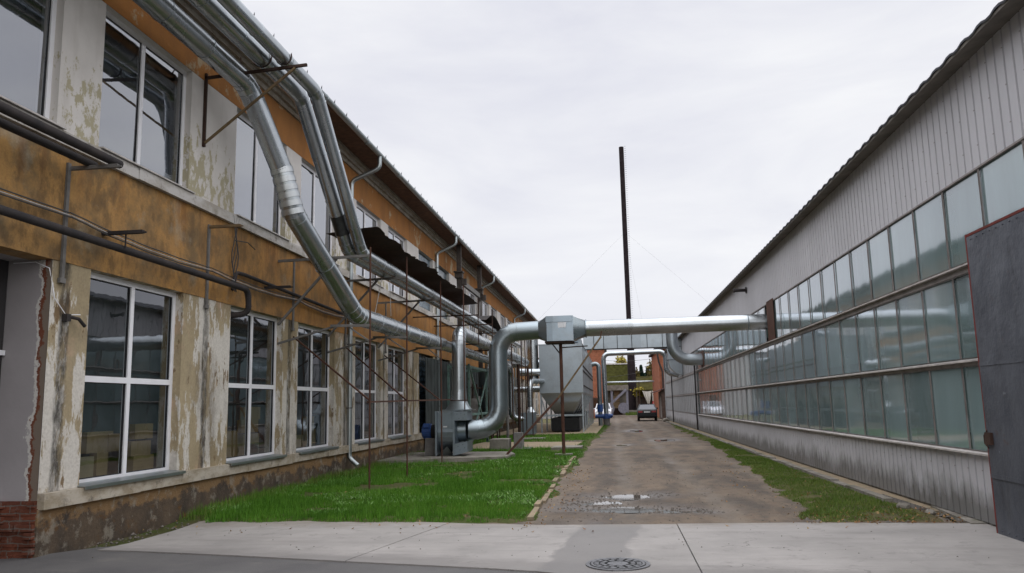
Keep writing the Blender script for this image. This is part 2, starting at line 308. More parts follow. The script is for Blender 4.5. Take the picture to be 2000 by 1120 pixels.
# ground materials
def make_concrete():
    s = Mat('pale_concrete_apron'); x = s.xyz(0); y = s.xyz(1)
    n = s.noise(.9, 8, .62); n2 = s.noise(1.6, 9, .7, sc=(.35, 1.6, 1), off=(5, 2, 1)); n3 = s.noise(60, 3)
    c = s.mix(s.ramp(n, [(.35, 0), (.66, 1)]), (.335, .315, .30), (.25, .237, .226))
    c = s.mix(s.math('MULTIPLY', s.ramp(n2, [(.52, 0), (.72, 1)]), .5), c, (.20, .185, .175))
    c = s.mix(s.math('MULTIPLY', s.ramp(n3, [(.35, 0), (.75, 1)]), .25), c, (.24, .22, .20))
    # damp run-off tongue from the track down to the manhole: a stain with its own outline
    wob = s.math('MULTIPLY', s.math('SUBTRACT', s.noise(2.2, 8, .65, off=(3, 3, 3)), .5), .55)
    xc = s.math('MULTIPLY_ADD', s.math('SUBTRACT', y, 8.5), .10, -.36)
    d = s.math('SUBTRACT', s.math('ABSOLUTE', s.math('ADD', s.math('SUBTRACT', x, xc), wob)), .40)
    wet = s.ramp(s.math('ADD', d, .5), [(.46, 1), (.53, 0)])
    c = s.mix(s.math('MULTIPLY', wet, .75), c, (.145, .135, .128))
    # tyre sweep marks
    tm = s.noise(2.4, 7, .7, sc=(.18, 1.8, 1), off=(1, 8, 0)); c = s.mix(s.math('MULTIPLY', s.ramp(tm, [(.56, 0), (.68, 1)]), .38), c, (.15, .14, .135))
    ck = s.t.nodes.new("ShaderNodeTexVoronoi"); ck.feature = 'DISTANCE_TO_EDGE'; ck.inputs["Scale"].default_value = .55; wv = s.t.nodes.new("ShaderNodeVectorMath"); wv.operation = 'ADD'; nz = s.t.nodes.new("ShaderNodeTexNoise"); nz.inputs["Scale"].default_value = 2.2; nz.inputs["Detail"].default_value = 6; s.L.new(s.geo.outputs["Position"], nz.inputs["Vector"]); s.L.new(s.geo.outputs["Position"], wv.inputs[0]); s.L.new(nz.outputs["Color"], wv.inputs[1]); s.L.new(wv.outputs[0], ck.inputs["Vector"])
    crk = s.math('MULTIPLY', s.ramp(ck.outputs["Distance"], [(.0, 1), (.006, 0)]), s.ramp(s.noise(.7, 4, off=(8, 8, 8)), [(.5, 0), (.6, 1)])); c = s.mix(s.math('MULTIPLY', crk, .75), c, (.06, .055, .05))
    sp_ = s.noise(3.2, 9, .72, off=(4, 9, 0)); c = s.mix(s.math('MULTIPLY', s.ramp(sp_, [(.55, 0), (.67, 1)]), .5), c, (.155, .145, .138))
    ed = s.math('ADD', s.math('SUBTRACT', y, 10.55), s.math('MULTIPLY', s.math('SUBTRACT', s.noise(3.5, 9, .7, off=(1, 1, 7)), .5), 1.5)); c = s.mix(s.math('MULTIPLY', s.ramp(ed, [(.15, 0), (.7, 1)]), .5), c, (.20, .165, .125))
    wear = s.math('ADD', s.math('SUBTRACT', s.math('MULTIPLY_ADD', x, -.17, 8.95), y), s.math('MULTIPLY', s.math('SUBTRACT', s.noise(2.6, 9, .7, sc=(.5, 1.3, 1), off=(1, 4, 7)), .5), 1.0)); c = s.mix(s.math('MULTIPLY', s.ramp(wear, [(.45, 0), (.75, 1)]), .55), c, (.15, .14, .135))
    r = s.math('SUBTRACT', .85, s.math('MULTIPLY', wet, .35))
    s.bump(s.noise(26, 7, .7), .25, .008); return s.set(c, r, 0, .35)
M['concrete'] = make_concrete()
def make_old_concrete(name, A, B, moss):
    s = Mat(name); n = s.noise(2.2, 9, .68); c = s.mix(s.ramp(n, [(.36, 0), (.64, 1)]), A, B)
    c = s.mix(s.math('MULTIPLY', s.ramp(s.noise(3.2, 9, .7, off=(6, 6, 0)), [(.54, 0), (.62, 1)]), moss), c, (.065, .085, .022))
    s.bump(s.noise(14, 8, .7), .7, .02); return s.set(c, .92, 0, .2)
M['old_concrete'] = make_old_concrete('old_concrete', (.27, .25, .22), (.17, .155, .135), .5)
M['kerb'] = make_old_concrete('kerb_concrete', (.27, .25, .22), (.15, .135, .115), .35)
M['slab'] = make_old_concrete('slab_with_sand', (.30, .235, .155), (.22, .18, .13), .35)
def make_asphalt():
    s = Mat('damp_asphalt'); n = s.noise(1.1, 8, .6); c = s.mix(s.ramp(n, [(.35, 0), (.68, 1)]), (.075, .072, .074), (.115, .11, .108))
    c = s.mix(s.math('MULTIPLY', s.ramp(s.noise(90, 2), [(.4, 0), (.7, 1)]), .35), c, (.16, .155, .15))
    c = s.mix(s.math('MULTIPLY', s.ramp(s.noise(1.7, 8, .7, sc=(.5, 1.4, 1), off=(3, 3, 3)), [(.56, 0), (.68, 1)]), .5), c, (.20, .185, .165))
    s.bump(s.noise(70, 4), .5, .006); return s.set(c, .8, 0, .35)
M['asphalt'] = make_asphalt()
def make_dirt():
    s = Mat('trodden_dirt_track'); x = s.xyz(0)
    n = s.noise(.55, 9, .62); n2 = s.noise(1.3, 10, .7, sc=(1, .35, 1), off=(2, 5, 0)); n3 = s.noise(30, 5, .7); n4 = s.noise(3.0, 10, .74, off=(4, 1, 3))
    c = s.mix(s.ramp(n, [(.36, 0), (.64, 1)]), (.190, .142, .100), (.122, .093, .068))
    c = s.mix(s.math('MULTIPLY', s.ramp(n2, [(.42, 0), (.58, 1)]), .85), c, (.066, .055, .046))
    c = s.mix(s.math('MULTIPLY', s.ramp(n4, [(.53, 0), (.62, 1)]), .38), c, (.15, .09, .055)); rut = s.math('ADD', s.math('COSINE', s.math('MULTIPLY', s.math('SUBTRACT', s.math('ADD', x, s.math('MULTIPLY', s.noise(.35, 5, off=(9, 9, 9)), .8)), .55), 4.5)), s.math('MULTIPLY', s.math('SUBTRACT', s.noise(2.4, 9, .72, sc=(1, .45, 1), off=(6, 2, 2)), .5), 3.2)); c = s.mix(s.math('MULTIPLY', s.ramp(s.math('MULTIPLY', rut, .5), [(.15, 0), (.75, 1)]), .5), c, (.225, .19, .15))
    c = s.mix(s.math('MULTIPLY', s.ramp(n3, [(.38, 0), (.72, 1)]), .4), c, (.085, .068, .055))
    c = s.mix(s.math('MULTIPLY', s.ramp(s.voro(46, out="Distance"), [(.0, 1), (.16, 0)]), .4), c, (.25, .225, .20))
    wet = s.attr('wet').outputs["Fac"]
    c = s.mix(s.math('MULTIPLY', wet, .75), c, (.075, .058, .046))
    r = s.math('SUBTRACT', .9, s.math('MULTIPLY', wet, .58))
    h = s.math('ADD', s.math('MULTIPLY', n3, .6), s.math('MULTIPLY', s.noise(9, 8, .75), 1.0)); s.bump(h, .65, .022)
    return s.set(c, r, 0, .4)
M['dirt'] = make_dirt()
def make_soil():
    s = Mat('grassy_soil'); n = s.noise(1.4, 9, .68); c = s.mix(s.ramp(n, [(.38, 0), (.62, 1)]), (.05, .075, .016), (.075, .065, .03))
    c = s.mix(s.math('MULTIPLY', s.ramp(s.noise(2.6, 9, .7, off=(5, 5, 5)), [(.55, 0), (.66, 1)]), .8), c, (.13, .095, .06))
    s.bump(s.noise(22, 6), .8, .03); return s.set(c, .95, 0, .15)
M['soil'] = make_soil()
def make_mossy():
    s = Mat('mossy_verge_soil'); n = s.noise(1.9, 9, .7); c = s.mix(s.ramp(n, [(.40, 0), (.60, 1)]), (.075, .088, .022), (.12, .095, .055))
    c = s.mix(s.math('MULTIPLY', s.ramp(s.noise(7, 8, .7, off=(5, 5, 5)), [(.52, 0), (.64, 1)]), .7), c, (.05, .045, .028))
    s.bump(s.noise(24, 6, .7), .9, .03); return s.set(c, .95, 0, .15)
M['mossy'] = make_mossy()
def make_blade(name, cs):
    s = Mat(name); a = s.attr('tone').outputs["Fac"]; n = s.noise(.8, 5, .6)
    f = s.math('ADD', s.math('MULTIPLY', a, .55), s.math('MULTIPLY', s.math('SUBTRACT', n, .25), 1.0)); f = s.math('ADD', f, s.math('MULTIPLY', s.math('SUBTRACT', s.noise(3.5, 5, .65, off=(2, 2, 2)), .5), .6))
    c = s.ramp(f, [(.12, cs[0]), (.42, cs[1]), (.68, cs[2]), (.92, cs[3])])
    s.p.inputs["Subsurface Weight"].default_value = 0
    return s.set(c, .6, 0, .25)
M['blade'] = make_blade('fresh_grass', [(.035, .095, .009), (.065, .18, .012), (.10, .24, .02), (.19, .27, .06)])
M['blade_dry'] = make_blade('mossy_grass', [(.055, .10, .014), (.085, .15, .022), (.13, .185, .032), (.22, .19, .07)])
M['clover'] = make_blade('clover_leaf', [(.07, .17, .03), (.12, .25, .05), (.18, .30, .09), (.40, .46, .30)])
M['shade_sheet'] = simple('dark_shade_sheet', (.04, .05, .05), .7, .1, .5, 1.5)
M['gate_glass'] = simple('dark_glazed_leaf', (.035, .033, .034), .25, 0, .4, 1.2, .5)
M['leaf_litter'] = make_blade('leaf_litter', [(.16, .07, .03), (.25, .13, .05), (.30, .2, .08), (.4, .3, .14)])
M['pebble'] = simple('pebble', (.12, .105, .09), .85, 0, .5, 30)
def make_water():
    s = Mat('puddle_water'); s.bump(s.noise(5, 2), .02, .01); return s.set((.10, .085, .07), .03, 0, .9)
M['water'] = make_water()
def make_iron():
    s = Mat('worn_cast_iron'); n = s.noise(30, 6); c = s.mix(s.ramp(n, [(.35, 0), (.65, 1)]), (.10, .10, .105), (.20, .20, .21)); return s.set(c, .42, .6)
M['iron'] = make_iron()
M['chimney'] = simple('sooty_chimney_steel', (.020, .015, .017), .9, 0, .3, 1.5, .08)
M['bark'] = simple('bark', (.06, .05, .04), .95, 0, .4, 10)
M['mossy_roof'] = simple('mossy_roof_tiles', (.034, .034, .010), .95, 0, .5, 2.2, spec=.02, bump=.6)
M['brown_roof'] = simple('brown_mossy_roof', (.045, .040, .014), .95, 0, .4, 2, spec=.02, bump=.6)
M['tarp'] = simple('white_tarp', (.62, .60, .56), .7, 0, .12, 2)
M['shed_wall'] = simple('weathered_shed_wall', (.20, .19, .18), .9, 0, .4, 2)
M['plank'] = simple('pale_planks', (.32, .23, .13), .85, 0, .3, 4)
M['machine_grey'] = simple('lilac_grey_steel', (.24, .25, .31), .6, .1, .25, 4)
M['car_black'] = simple('black_car_paint', (.009, .010, .012), .3, 0, .1, 2, .25)
M['car_white'] = simple('white_car_paint', (.62, .63, .66), .25, 0, .06, 2, .6)
M['car_red'] = simple('red_car_paint', (.45, .035, .045), .25, 0, .1, 2, .6)
M['tyre'] = simple('tyre_rubber', (.018, .018, .018), .85)
M['rim'] = simple('alloy_rim', (.40, .41, .42), .35, .8, .1)
M['tail'] = simple('tail_light_red', (.22, .012, .014), .2, 0, .2, 5, .6)
M['head'] = simple('headlight_lens', (.55, .56, .58), .12, 0, .1, 5, .8)
M['plate'] = simple('pale_number_plate', (.55, .56, .56), .5, 0, .1, 30)
M['porch_roof'] = simple('brown_porch_roof', (.075, .035, .032), .8, 0, .3, 3)
M['porch_wood'] = simple('dark_porch_wood', (.07, .042, .033), .85, 0, .4, 6)
M['label_white'] = simple('white_label', (.62, .63, .65), .6, 0, .08, 20)
M['sign_dark'] = simple('dark_marking', (.05, .06, .075), .6)
M['brushed_dark'] = simple('dark_opening', (.012, .013, .014), .9)
def make_lamp():
    s = Mat('glowing_lamp'); s.set((.9, .8, .5), .5)
    s.p.inputs["Emission Color"].default_value = (1, .78, .42, 1); s.p.inputs["Emission Strength"].default_value = 3.0; return s.m
M['lamp'] = make_lamp()
def make_leaf(name, a, b, c):
    s = Mat(name); t = s.attr('tone').outputs["Fac"]; return s.set(s.ramp(t, [(0, a), (.5, b), (1, c)]), .75, 0, .2)
M['leaf_yellow'] = make_leaf('yellow_leaves', (.16, .13, .02), (.30, .24, .035), (.42, .34, .07))
M['leaf_spruce'] = make_leaf('spruce_needles', (.012, .03, .022), (.022, .05, .034), (.04, .075, .045))
M['leaf_brown'] = make_leaf('autumn_leaves', (.06, .05, .014), (.11, .085, .02), (.18, .13, .035))
M['leaf_olive'] = make_leaf('olive_leaves', (.04, .05, .012), (.07, .08, .02), (.12, .12, .035))

# ------------------------------------------------------------------ mesh helpers
class MB:
    def __init__(s): s.v = []; s.f = []; s.sm = []; s.mi = []; s.cur = 0
    def add(s, vs, fs, smooth=False):
        o = len(s.v); s.v += [tuple(x) for x in vs]
        for f in fs: s.f.append(tuple(i + o for i in f)); s.sm.append(smooth); s.mi.append(s.cur)
        return s
    def box(s, a, b):
        x0, x1 = sorted((a[0], b[0])); y0, y1 = sorted((a[1], b[1])); z0, z1 = sorted((a[2], b[2]))
        return s.add([(x0, y0, z0), (x1, y0, z0), (x1, y1, z0), (x0, y1, z0), (x0, y0, z1), (x1, y0, z1), (x1, y1, z1), (x0, y1, z1)],
                     [(0, 3, 2, 1), (4, 5, 6, 7), (0, 1, 5, 4), (1, 2, 6, 5), (2, 3, 7, 6), (3, 0, 4, 7)])
    def bar(s, p, q, w, h=None, up=(0, 0, 1)):
        p = Vector(p); q = Vector(q); h = h or w; d = (q - p).normalized(); u = Vector(up)
        if abs(d.dot(u)) > .97: u = Vector((1, 0, 0))
        a = d.cross(u).normalized() * (w / 2); b = a.cross(d).normalized() * (h / 2)
        vs = [p - a - b, p + a - b, p + a + b, p - a + b, q - a - b, q + a - b, q + a + b, q - a + b]
        return s.add(vs, [(0, 3, 2, 1), (4, 5, 6, 7), (0, 1, 5, 4), (1, 2, 6, 5), (2, 3, 7, 6), (3, 0, 4, 7)])
    def tube(s, pts, rad, seg=14, caps=True, smooth=True):
        pts = [Vector(p) for p in pts]; n = len(pts)
        if not isinstance(rad, (list, tuple)): rad = [rad] * n
        T = []
        for i in range(n):
            a = pts[max(0, i - 1)]; b = pts[min(n - 1, i + 1)]
            if i > 0 and i < n - 1:
                d1 = (pts[i] - a); d2 = (b - pts[i]); d1 = d1.normalized() if d1.length > 1e-9 else d2.normalized(); d2 = d2.normalized() if d2.length > 1e-9 else d1
                d = d1 + d2
            else: d = b - a
            T.append(d.normalized())
        u = Vector((0, 0, 1))
        if abs(T[0].dot(u)) > .9: u = Vector((1, 0, 0))
        u = (u - T[0] * u.dot(T[0])).normalized(); vs = []
        for i in range(n):
            u = u - T[i] * u.dot(T[i]); u = u.normalized(); w = T[i].cross(u)
            k = 1.0
            for j in range(seg):
                an = 2 * math.pi * j / seg; vs.append(pts[i] + (u * math.cos(an) + w * math.sin(an)) * rad[i])
        fs = [(i * seg + j, i * seg + (j + 1) % seg, (i + 1) * seg + (j + 1) % seg, (i + 1) * seg + j) for i in range(n - 1) for j in range(seg)]
        s.add(vs, fs, smooth)
        if caps:
            s.add(vs[:seg], [tuple(reversed(range(seg)))]); s.add(vs[-seg:], [tuple(range(seg))])
        return s
    def prism(s, poly, axis, a, b):
        """extrude a 2-D polygon along axis (0,1,2) from a to b"""
        def P(p, t):
            l = list(p); l.insert(axis, t); return tuple(l)
        n = len(poly); vs = [P(p, a) for p in poly] + [P(p, b) for p in poly]
        fs = [(i, (i + 1) % n, n + (i + 1) % n, n + i) for i in range(n)] + [tuple(reversed(range(n))), tuple(range(n, 2 * n))]
        return s.add(vs, fs)
    def loft(s, A, B, smooth=False):
        n = len(A); return s.add(list(A) + list(B), [(i, (i + 1) % n, n + (i + 1) % n, n + i) for i in range(n)], smooth)
    def build(s, name, mat, parent=None, angle=None, recalc=True, weld=False):
        me = bpy.data.meshes.new(name); me.from_pydata(s.v, [], s.f)
        mats = mat if isinstance(mat, list) else [mat]
        for mm in mats: me.materials.append(mm)
        me.polygons.foreach_set("use_smooth", s.sm); me.polygons.foreach_set("material_index", s.mi)
        if recalc or weld:
            bm = bmesh.new(); bm.from_mesh(me)
            if weld: bmesh.ops.remove_doubles(bm, verts=bm.verts, dist=1e-4)
            bmesh.ops.recalc_face_normals(bm, faces=bm.faces); bm.to_mesh(me); bm.free()
        me.update()
        if any(s.sm) and hasattr(me, "set_sharp_from_angle"): me.set_sharp_from_angle(angle=R(angle or 32))
        o = bpy.data.objects.new(name, me); col.objects.link(o)
        if parent: o.parent = parent; o.matrix_parent_inverse = parent.matrix_world.inverted() if False else Matrix.Translation(-parent.location) if parent.parent is None else o.matrix_parent_inverse
        return o
def tag(o, label, cat, group=None, kind=None):
    if label: o['label'] = label
    if cat: o['category'] = cat
    if group: o['group'] = group
    if kind: o['kind'] = kind
    return o
def thing(name, label, cat, loc=(0, 0, 0), group=None):
    o = bpy.data.objects.new(name, None); col.objects.link(o); o.location = loc; o.empty_display_size = .3
    return tag(o, label, cat, group)
def structure(o): o['kind'] = 'structure'; return o
def subparent(o, part):
    """make o a sub-part of part: part's data is in world coordinates relative to its thing"""
    o.parent = part; return o
def copy_tree(o, parent=None):
    c = o.copy(); col.objects.link(c)
    if parent:
        k = c.matrix_parent_inverse.copy(); c.parent = parent; c.matrix_parent_inverse = k
    for ch in list(o.children): copy_tree(ch, c)
    return c
def fillet(pts, rads, n=5):
    """polyline with rounded corners; returns list of (point, is_arc)"""
    pts = [Vector(p) for p in pts]; out = [(pts[0], 0)]
    for i in range(1, len(pts) - 1):
        r = rads[i - 1] if isinstance(rads, (list, tuple)) else rads
        a, b, c = pts[i - 1], pts[i], pts[i + 1]; d1 = (a - b).normalized(); d2 = (c - b).normalized()
        ang = d1.angle(d2); t = r / math.tan(ang / 2); t = min(t, (a - b).length * (.97 if i == 1 else .48), (c - b).length * (.97 if i == len(pts) - 2 else .48)); rr = t * math.tan(ang / 2)
        bis = (d1 + d2).normalized(); cen = b + bis * (rr / math.sin(ang / 2)); p0 = b + d1 * t; p1 = b + d2 * t
        e0 = p0 - cen; e1 = p1 - cen; th = e0.angle(e1)
        for k in range(n + 1):
            w = k / n; q = (e0 * math.sin((1 - w) * th) + e1 * math.sin(w * th)) / math.sin(th); out.append((cen + q, 1))
    out.append((pts[-1], 0)); return out
def duct_mesh(path, r0, r1=None, seg=22, pitch=1.25, bandw=.024, lip=1.05, caps=True, mb=None):
    """spiral-free sheet duct: tube plus raised seam rings at bends and at a steady pitch"""
    mb = mb or MB(); r1 = r1 or r0
    P = [p for p, _ in path]; A = [a for _, a in path]
    L = [0.0]
    for i in range(1, len(P)): L.append(L[-1] + (P[i] - P[i - 1]).length)
    tot = L[-1]; rad = lambda l: r0 + (r1 - r0) * l / tot
    qp = []; qr = []
    for i in range(len(P)):
        qp.append(P[i]); qr.append(rad(L[i]))
        if i < len(P) - 1:
            d = L[i + 1] - L[i]
            if d > pitch * 1.3:
                k = int(d / pitch)
                for j in range(1, k + 1):
                    f = j / (k + 1)
                    for o, e in ((-bandw, 1), (-bandw * .9, lip), (bandw * .9, lip), (bandw, 1)):
                        g = f + o / 2 / d; qp.append(P[i].lerp(P[i + 1], g)); qr.append(rad(L[i] + d * g) * e)
    mb.tube(qp, qr, max(seg, 36) if r0 > .1 else seg, caps)
    # crisp standing seams at each bend segment
    for i in range(1, len(P) - 1):
        if A[i]:
            t = ((P[i + 1] - P[i]).normalized() + (P[i] - P[i - 1]).normalized()).normalized(); rr = rad(L[i])
            mb.tube([P[i] - t * .010, P[i] - t * .008, P[i] + t * .008, P[i] + t * .010], [rr * .99, rr * 1.035, rr * 1.035, rr * .99], seg, False)
    return mb
# ------------------------------------------------------------------ LEFT FACTORY BUILDING
XL = -6.69; XR = 4.53; PH = 6.91
ys = sorted([9.42 + PH * k for k in range(-2, 9)] + [13.26 + PH * k for k in range(-2, 9)])
ys = [y for y in ys if -3 < y < 70]
WW = 2.26
blk = [y for y in ys if 26.9 < y < 31]            # two bays closed with blue glass blocks
fb = thing('factory_building', 'long two-storey plastered building with peeling ochre and white walls along the left side', 'building', (-9, 30, 0))
def pierced(mb, x, y0, y1, z0, z1, holes, depth):
    ycut = sorted({y0, y1, *[h[0] for h in holes], *[h[1] for h in holes]}); zcut = sorted({z0, z1, *[h[2] for h in holes], *[h[3] for h in holes]})
    for a, b in zip(ycut, ycut[1:]):
        for c, d in zip(zcut, zcut[1:]):
            if any(h[0] <= a and b <= h[1] and h[2] <= c and d <= h[3] for h in holes): continue
            n = max(1, int((b - a) / 3))
            mb.add([(x, a, c), (x, b, c), (x, b, d), (x, a, d)], [(0, 1, 2, 3)])
    for (a, b, c, d) in holes:
        X = x - depth
        mb.add([(x, a, c), (x, a, d), (X, a, d), (X, a, c)], [(0, 1, 2, 3)]); mb.add([(x, b, c), (X, b, c), (X, b, d), (x, b, d)], [(0, 1, 2, 3)])
        mb.add([(x, a, d), (x, b, d), (X, b, d), (X, a, d)], [(0, 1, 2, 3)]); mb.add([(x, a, c), (X, a, c), (X, b, c), (x, b, c)], [(0, 1, 2, 3)])
GY = 8.70        # far side of the gateway opening at the lower left
low = [y for y in ys if y > GY]
mb = MB(); pierced(mb, XL, GY, 72, .70, 3.47, [(y, y + WW, .70001, 3.4699) for y in low], .34)
mb.build('ground_floor_wall', M['pier'], fb, recalc=False)
mb = MB(); pierced(mb, XL + .012, -4, 72, 3.47, 4.93, [], .1)
mb.add([(XL + .012, -4, 3.47), (XL + .012, 72, 3.47), (XL - .3, 72, 3.47), (XL - .3, -4, 3.47)], [(0, 1, 2, 3)])
mb.build('ochre_band', M['band'], fb, recalc=False)
mb = MB(); pierced(mb, XL + .004, -4, 72, 4.93, 7.16, [(y, y + WW, 5.1, 7.1599) for y in ys], .30)
mb.build('upper_piers', M['white_pier'], fb, recalc=False)
mb = MB(); mb.box((XL - .34, -4, 7.16), (XL + .010, 72, 8.0)); mb.build('orange_frieze', M['orange'], fb)
mb = MB(); mb.box((XL - .4, GY - .02, -.3), (XL + .03, 72, .52)); mb.build('plinth', M['plinth'], fb)
mb = MB()
yy = GY
while yy < 72:                                       # string course, cast in slightly uneven lengths
    l = random.uniform(1.6, 2.6); dz = random.uniform(-.008, .008)
    mb.box((XL - .3, yy + .001, .52 + dz), (XL + .085 + random.uniform(-.012, .012), min(72, yy + l) - .006, .70 + dz * .5)); yy += l
mb.build('string_course', M['ledge'], fb)
mb = MB(); yy = -4
while yy < 72:
    l = random.uniform(2.4, 3.6); dz = random.uniform(-.006, .006)
    mb.box((XL - .3, yy, 4.915 + dz), (XL + .075 + random.uniform(-.008, .008), min(72, yy + l) - .005, 5.085 + dz * .6)); yy += l
mb.build('upper_string_course', M['upper_ledge'], fb)
mb = MB()
for a, b, c, d in ((.06, .06, 7.90, 8.0), (.13, .13, 8.0, 8.09), (.2, .2, 8.09, 8.17)):
    mb.box((XL - .3, -4, c), (XL + a, 72, d))
mb.build('cornice', M['cornice'], fb)
mb = MB(); mb.box((XL - .3, -4, 8.172), (-5.93, 72, 8.2)); mb.build('eave_soffit', M['soffit'], fb)
rf = MB()                                             # profiled roof sheets, wavy along the eave
n = int(76 / .1)
prof = [(-4 + i * .1, (.028 if i % 2 else -.01)) for i in range(n)]
lo = [(-5.84, y, 8.235 + d) for y, d in prof]; hi = [(-13.0, y, 11.2 + d) for y, d in prof]
vs = lo + hi + [(x, y, z - .03) for x, y, z in lo]; k = len(lo)
rf.add(vs, [(i, i + 1, k + i + 1, k + i) for i in range(k - 1)] + [(i, 2 * k + i, 2 * k + i + 1, i + 1) for i in range(k - 1)])
for i in range(9, 760, 8):                            # snow hooks standing on the eave edge
    y = -4 + i * .1; rf.add([(-5.86, y, 8.26), (-5.86, y + .05, 8.26), (-5.85, y + .03, 8.37), (-5.9, y + .025, 8.26)], [(0, 1, 2), (1, 3, 2), (3, 0, 2)])
roof = rf.build('roof', M['roof_dark'], fb)
mb = MB()
seg = 8; arcp = [(math.cos(R(180 + 180 * i / seg)), math.sin(R(180 + 180 * i / seg))) for i in range(seg + 1)]
A = [(-5.855 + .075 * c, -4, 8.19 + .075 * s_) for c, s_ in arcp]; B = [(x, 72, z) for x, _, z in A]
A2 = [(-5.855 + .066 * c, -4, 8.19 + .066 * s_) for c, s_ in arcp]; B2 = [(x, 72, z) for x, _, z in A2]
mb.add(A + B, [(i, i + 1, seg + 2 + i, seg + 1 + i) for i in range(seg)], True); mb.add(A2 + B2, [(i, i + 1, seg + 2 + i, seg + 1 + i) for i in range(seg)], True)
for yj in np.arange(1, 72, 2.9):
    mb.tube([(-5.855, yj, 8.17), (-5.855, yj + .05, 8.17)], .079, 14)
gut = mb.build('gutter', M['zinc'], fb)
for y in (19.54, 29.75, 39.6, 54.0):
    d = MB(); xw = XL + .09
    p = fillet([(-5.86, y, 8.15), (-5.86, y, 7.82), (xw, y - .05, 7.50), (xw, y - .05, .38), (xw + .22, y - .05, .2)], [.18, .18, .2], 5)
    duct_mesh(p, .058, seg=14, pitch=2.2, mb=d); ds = d.build('downspout', M['zinc'], fb)
    for z in (1.6, 3.2, 5.6, 6.9):
        c = MB(); c.tube([(xw, y - .05, z), (xw, y - .05, z + .03)], .066, 14); c.box((XL, y - .065, z), (xw, y - .035, z + .03))
        c.build('clip', M['steel_grey'], ds)
# windows: ground floor prototype (frame > pane, sill)
def frame_mesh(x, y, z0, z1, w, cross, mull=.5):
    mb = MB(); f = .075; t = .07
    mb.box((x - t, y, z0), (x, y + f, z1)); mb.box((x - t, y + w - f, z0), (x, y + w, z1))
    mb.box((x - t, y + f, z1 - f), (x, y + w - f, z1)); mb.box((x - t, y + f, z0), (x, y + w - f, z0 + f))
    ym = y + w * mull; mb.box((x - t, ym - .04, z0 + f), (x, ym + .04, z1 - f))
    if cross is not None:
        mb.box((x - t, y + f, cross - .04), (x, ym - .04, cross + .04)); mb.box((x - t, ym + .04, cross - .04), (x, y + w - f, cross + .04))
    # inner gasket lines and glazing beads
    return mb
def bead_mesh(x, y, z0, z1, w, cross, mull):
    mb = MB(); f = .075; ym = y + w * mull; zs = [z0 + f, z1 - f] if cross is None else [z0 + f, cross - .04, None, cross + .04, z1 - f]
    cells = [(z0 + f, z1 - f)] if cross is None else [(z0 + f, cross - .04), (cross + .04, z1 - f)]
    for a, b in ((y + f, ym - .04), (ym + .04, y + w - f)):
        for c, d in cells:
            g = .013; X0, X1 = x - .05, x - .02
            mb.box((X0, a, c), (X1, a + g, d)); mb.box((X0, b - g, c), (X1, b, d)); mb.box((X0, a + g, c), (X1, b - g, c + g)); mb.box((X0, a + g, d - g), (X1, b - g, d))
    return mb
def pane_mesh(x, y, z0, z1, w, tilt=0.0):
    mb = MB(); mb.add([(x, y + .03, z0 + .03), (x, y + w - .03, z0 + .03), (x + tilt, y + w - .03, z1 - .03), (x + tilt, y + .03, z1 - .03)], [(0, 1, 2, 3)]); return mb
yb = low[0]; xg = XL - .125
win = frame_mesh(xg, yb, .70, 3.468, WW, 2.06).build('window', M['pvc'], fb)
bead_mesh(xg, yb, .70, 3.468, WW, 2.06, .5).build('gasket', M['gasket'], win)
pane_mesh(xg - .035, yb, .70, 3.468, WW).build('pane', M['glass'], win)
sl = MB(); sl.prism([(xg - .0, .735), (XL + .12, .712), (XL + .12, .672), (XL + .105, .672), (XL + .105, .704), (xg, .722)], 1, yb - .03, yb + WW + .06)
sl.build('sill', M['zinc'], win)
for y in low[1:]:
    if y in blk: continue
    c = copy_tree(win, fb); c.location.y = y - yb
yu = [y for y in ys if y > 0][0]; xu = XL - .10
def upper_windows(mull, idx):
    first = None
    for i in idx:
        y = yup[i]
        if first is None:
            first = frame_mesh(xu, y, 5.11, 7.158, WW, None, mull).build('upper_window', M['pvc'], fb)
            bead_mesh(xu, y, 5.11, 7.158, WW, None, mull).build('gasket', M['gasket'], first)
            pane_mesh(xu - .035, y, 5.11, 7.158, WW, .012).build('pane', M['glass_upper'], first)
            s_ = MB(); s_.prism([(xu, 5.125), (XL + .11, 5.108), (XL + .11, 5.088), (xu, 5.1)], 1, y - .04, y + WW + .05); s_.build('sill', M['rail'], first)
            y0 = y
        else:
            c = copy_tree(first, fb); c.location.y = y - y0
yup = [y for y in ys if y not in blk]
upper_windows(.47, range(len(yup)))
for y in blk:
    for z0, z1, dp in ((.72, 3.46, .16), (5.11, 7.15, .12)):
        mb = MB(); mb.box((XL - dp - .08, y, z0), (XL - dp, y + WW, z1)); mb.build('glass_block_window', M['blocks'], fb)
# inside of the two storeys, seen through the panes
mb = MB()
for z0, z1 in ((.5, 3.7), (5.0, 7.6)):
    mb.box((-12.5, GY if z0 < 1 else -4, z0), (XL - .42, 71.5, z1))
it = mb.build('interior', M['interior'], fb)
mb = MB()
for y in np.arange(9, 34, 3.455):
    mb.box((-10.3, y + .2, .5), (-9.95, y + .55, 3.7)); mb.box((-9.2, y + 1.1, 3.25), (-8.9, y + 3.8, 3.5))
    for z in (1.25, 1.9, 2.5): mb.box((-10.9, y + .6, z), (-10.4, y + 3.3, z + .08))
    mb.tube([(-9.0, y, 2.75), (-9.0, y + 3.4, 2.75)], .22, 14)
mb.build('inner_racking', M['inner_metal'], it)
